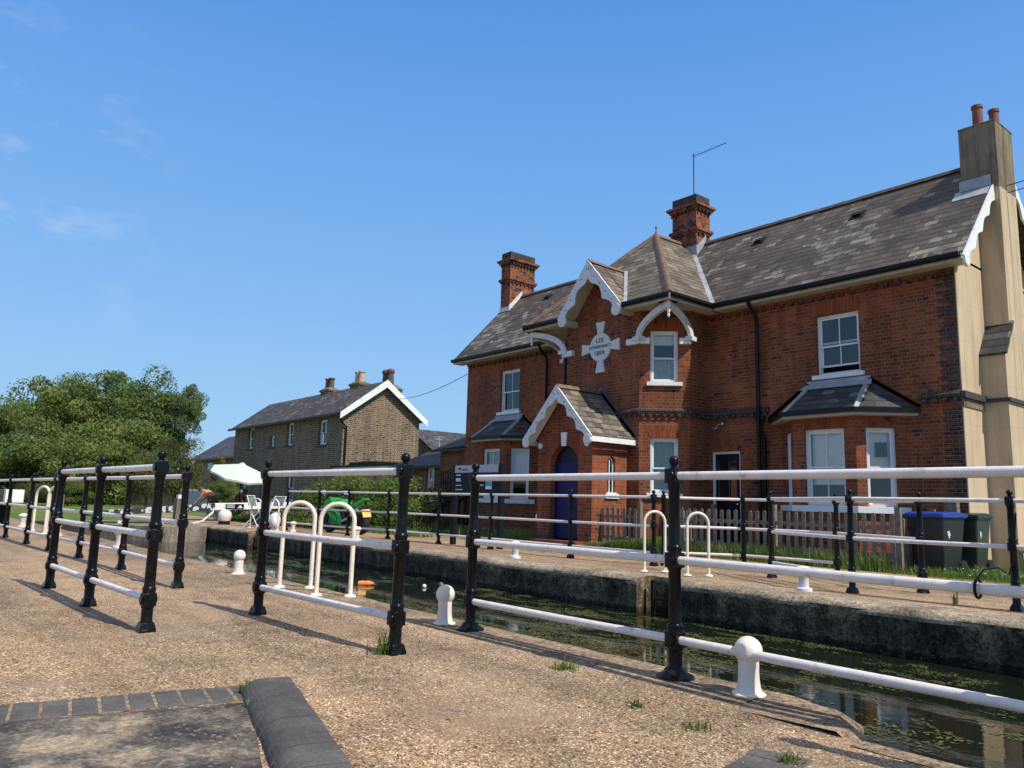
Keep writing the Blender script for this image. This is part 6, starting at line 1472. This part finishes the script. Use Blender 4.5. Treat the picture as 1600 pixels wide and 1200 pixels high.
# ------------------------------------------------------------------ motorcycle
mo = thing('motorcycle', (-18.35, 10.2, 0), 'bright green sports motorcycle parked behind the far railing, yellow plate at its rear', 'motorcycle', rz=0)
mo.rotation_euler.z = R_(9); mo.location = (-19.15, 10.0, 0); mo.scale = (.98, 1, .93)
def ML(mb, name, mat, parent=None, smooth=True, **k):
    o = mb.build(name, mat, None, uv=False, smooth=smooth, loc=(0, 0, 0), **k); o.parent = parent or mo; return o
def mwheel(x, r, w):
    sec = [(r-.10, -w*.35), (r-.05, -w*.5), (r-.012, -w*.36), (r, 0), (r-.012, w*.36), (r-.05, w*.5), (r-.10, w*.35)]
    g = MB(); g.lathe(sec, c=(x, 0, r), n=36, axis=(0, 1, 0)); t = ML(g, 'tyre', 'rubber')
    g = MB(); g.lathe([(r-.095, -w*.30), (r-.12, -w*.3), (r-.12, w*.3), (r-.095, w*.30)], c=(x, 0, r), n=36, axis=(0, 1, 0)); g.lathe([(.045, -.06), (.045, .06)], c=(x, 0, r), n=14, axis=(0, 1, 0))
    for k in range(6): a = 2*pi*k/6; g.path([(x+.04*cos(a), 0, r+.04*sin(a)), (x+(r-.11)*cos(a), 0, r+(r-.11)*sin(a))], .018, 6)
    ML(g, 'rim', 'black', t); ML(MB().lathe([(.13, .05), (.13, .056), (.06, .056)], c=(x, 0, r), n=24, axis=(0, 1, 0)), 'brake_disc', 'chrome', t)
mwheel(-.72, .30, .13); mwheel(.68, .31, .19)
def sym(mb, prof, w0, w1=None, ys=(0,)):
    """solid from a side profile, pinched towards the outer faces"""
    c = Vector((sum(p[0] for p in prof)/len(prof), 0, sum(p[1] for p in prof)/len(prof))); w1 = w1 or w0*.7; rings = []
    for y, s in ((-w0, .78), (-w1, 1.0), (w1, 1.0), (w0, .78)): rings.append([(c.x+(x-c.x)*s, y, c.z+(z-c.z)*s) for x, z in prof])
    n = len(prof); b = len(mb.v)
    for r_ in rings: mb.v += r_
    for i in range(3):
        for k in range(n): k2 = (k+1) % n; mb.f.append((b+i*n+k, b+i*n+k2, b+(i+1)*n+k2, b+(i+1)*n+k))
    mb.f.append(tuple(b+k for k in range(n))[::-1]); mb.f.append(tuple(b+3*n+k for k in range(n))); return mb
ML(sym(MB(), [(-.86, .74), (-.80, .92), (-.62, 1.04), (-.42, .98), (-.40, .72), (-.62, .62)], .19), 'nose_fairing', 'moto_green')
ML(sym(MB(), [(-.66, .66), (-.40, .74), (-.10, .62), (.04, .42), (.02, .24), (-.30, .17), (-.52, .26), (-.48, .46)], .23), 'side_fairing', 'moto_dgreen')
ML(MB().prism([(-.50, -.235, .62), (-.18, -.245, .50), (-.06, -.24, .36), (-.20, -.24, .38), (-.44, -.235, .50)], (0, -.012, 0)), 'fairing_flash', 'moto_green', smooth=False)
ML(sym(MB(), [(-.46, .78), (-.34, .94), (-.08, .98), (.10, .86), (.10, .76), (-.3, .70)], .16), 'fuel_tank', 'moto_green')
ML(sym(MB(), [(.08, .76), (.12, .84), (.36, .82), (.40, .74)], .12), 'seat', 'rubber')
ML(sym(MB(), [(.34, .74), (.40, .84), (.84, 1.02), (.94, .99), (.72, .84), (.50, .74)], .11), 'tail_unit', 'moto_green')
ML(sym(MB(), [(-.20, .62), (.10, .62), (.14, .34), (-.04, .22), (-.28, .26)], .16), 'engine', 'black')
ML(MB().path([(.02, -.05, .50), (.35, -.10, .38), (.68, -.13, .31)], .035, 8).path([(.02, .05, .50), (.35, .10, .38), (.68, .13, .31)], .035, 8), 'swingarm', 'black')
ML(sym(MB(), [(.36, .46), (.52, .60), (.70, .62), (.62, .44)], .10), 'hugger', 'moto_dgreen')
for s_ in (-1, 1):
    ML(MB().path([(-.72, s_*.09, .30), (-.60, s_*.09, .62), (-.50, s_*.09, .92)], .026, 10), 'fork', 'black'); ML(MB().path([(-.55, s_*.05, .98), (-.50, s_*.24, 1.0), (-.40, s_*.36, .97)], .014, 8), 'handlebar', 'rubber')
    st_ = ML(MB().path([(-.66, s_*.12, 1.03), (-.60, s_*.32, 1.14)], .008, 6), 'mirror_stalk', 'black'); ML(MB().cbox((-.58, s_*.40, 1.17), (.006, 0, .002), (.03, .085, 0), (-.02, 0, .05)), 'mirror', 'mirror', st_, smooth=False)
ML(MB().path([(.10, -.18, .36), (.38, -.20, .46), (.46, -.20, .54)], .03, 10).lathe([(.05, 0), (.055, .03), (.055, .30), (.045, .34)], c=(.46, -.19, .54), n=18, axis=(.85, -.02, .42)), 'exhaust', 'chrome')
ML(sym(MB(), [(-.86, .96), (-.70, 1.14), (-.56, 1.12), (-.56, 1.0)], .13), 'windscreen', 'black')
pl = ML(MB().cbox((.93, -.03, .60), (.008, 0, .003), (.04, .10, 0.01), (-.045, 0, .105)), 'number_plate', 'plate', smooth=False)
ML(MB().path([(.80, 0, .90), (.93, 0, .78)], .02, 6), 'plate_bracket', 'black'); ML(MB().sphere((.88, 0, .90), .03, 10, (1, 1.4, .7)), 'tail_light', 'rubber')
ML(MB().path([(.1, .16, .3), (.14, .30, .02)], .012, 6), 'side_stand', 'black')

# ------------------------------------------------------------------ loose stones and fallen leaves on the towpath
def pebbles(n, x0, x1, y0, y1, seed, z=.0):
    r = np.random.default_rng(seed); V_, F_ = [], []
    base_ = np.array([(1, 0, 0), (0, 1, 0), (-1, 0, 0), (0, -1, 0), (0, 0, 1), (.6, .6, .55), (-.6, .6, .5), (-.6, -.6, .55), (.6, -.6, .5)])
    fc = [(0, 5, 1), (1, 6, 2), (2, 7, 3), (3, 8, 0), (5, 4, 6), (6, 4, 7), (7, 4, 8), (8, 4, 5), (0, 8, 5), (1, 5, 6), (2, 6, 7), (3, 7, 8)]
    g = MB()
    for i in range(n):
        s_ = r.uniform(.0035, .0085); a = r.uniform(0, 6.28); c, d = cos(a), sin(a); k = r.uniform(.5, 1.0, 3)
        x, y = r.uniform(x0, x1), r.uniform(y0, y1); q = base_*k*s_
        g.add([(x+u*c-v*d, y+u*d+v*c, z+w) for u, v, w in q], fc)
    return g
pebbles(2600, -6.5, -1.6, 1.0, 3.15, 3).build('loose_gravel', 'gravel', uv=False, label='loose grains of gravel lying on the near towpath', cat='gravel', kind='stuff')
for k, (px, py, lb) in enumerate(((497, 1021, 'pale yellow fallen leaf on the gravel left of the short panel'), (1010, 1150, 'curled tan leaf on the gravel near the lower middle'), (700, 1125, 'small brown leaf on open gravel right of the kerb'), (420, 1002, 'small pale leaf in the shadow of the short panel'))):
    c = gp(px, py); a = k*1.7; u = V3(cos(a), sin(a), .15)*.016; v = V3(-sin(a), cos(a), .1)*.009; z = V3(0, 0, .005)
    MB().quad(c-u+z, c-v*.9+z*1.5, c+u+z*1.6, c+v+z*.8).build('fallen_leaf', 'leaf_y' if k % 2 == 0 else 'wood_pale', uv=False, label=lb, cat='leaf', group='fallen leaves on the towpath')
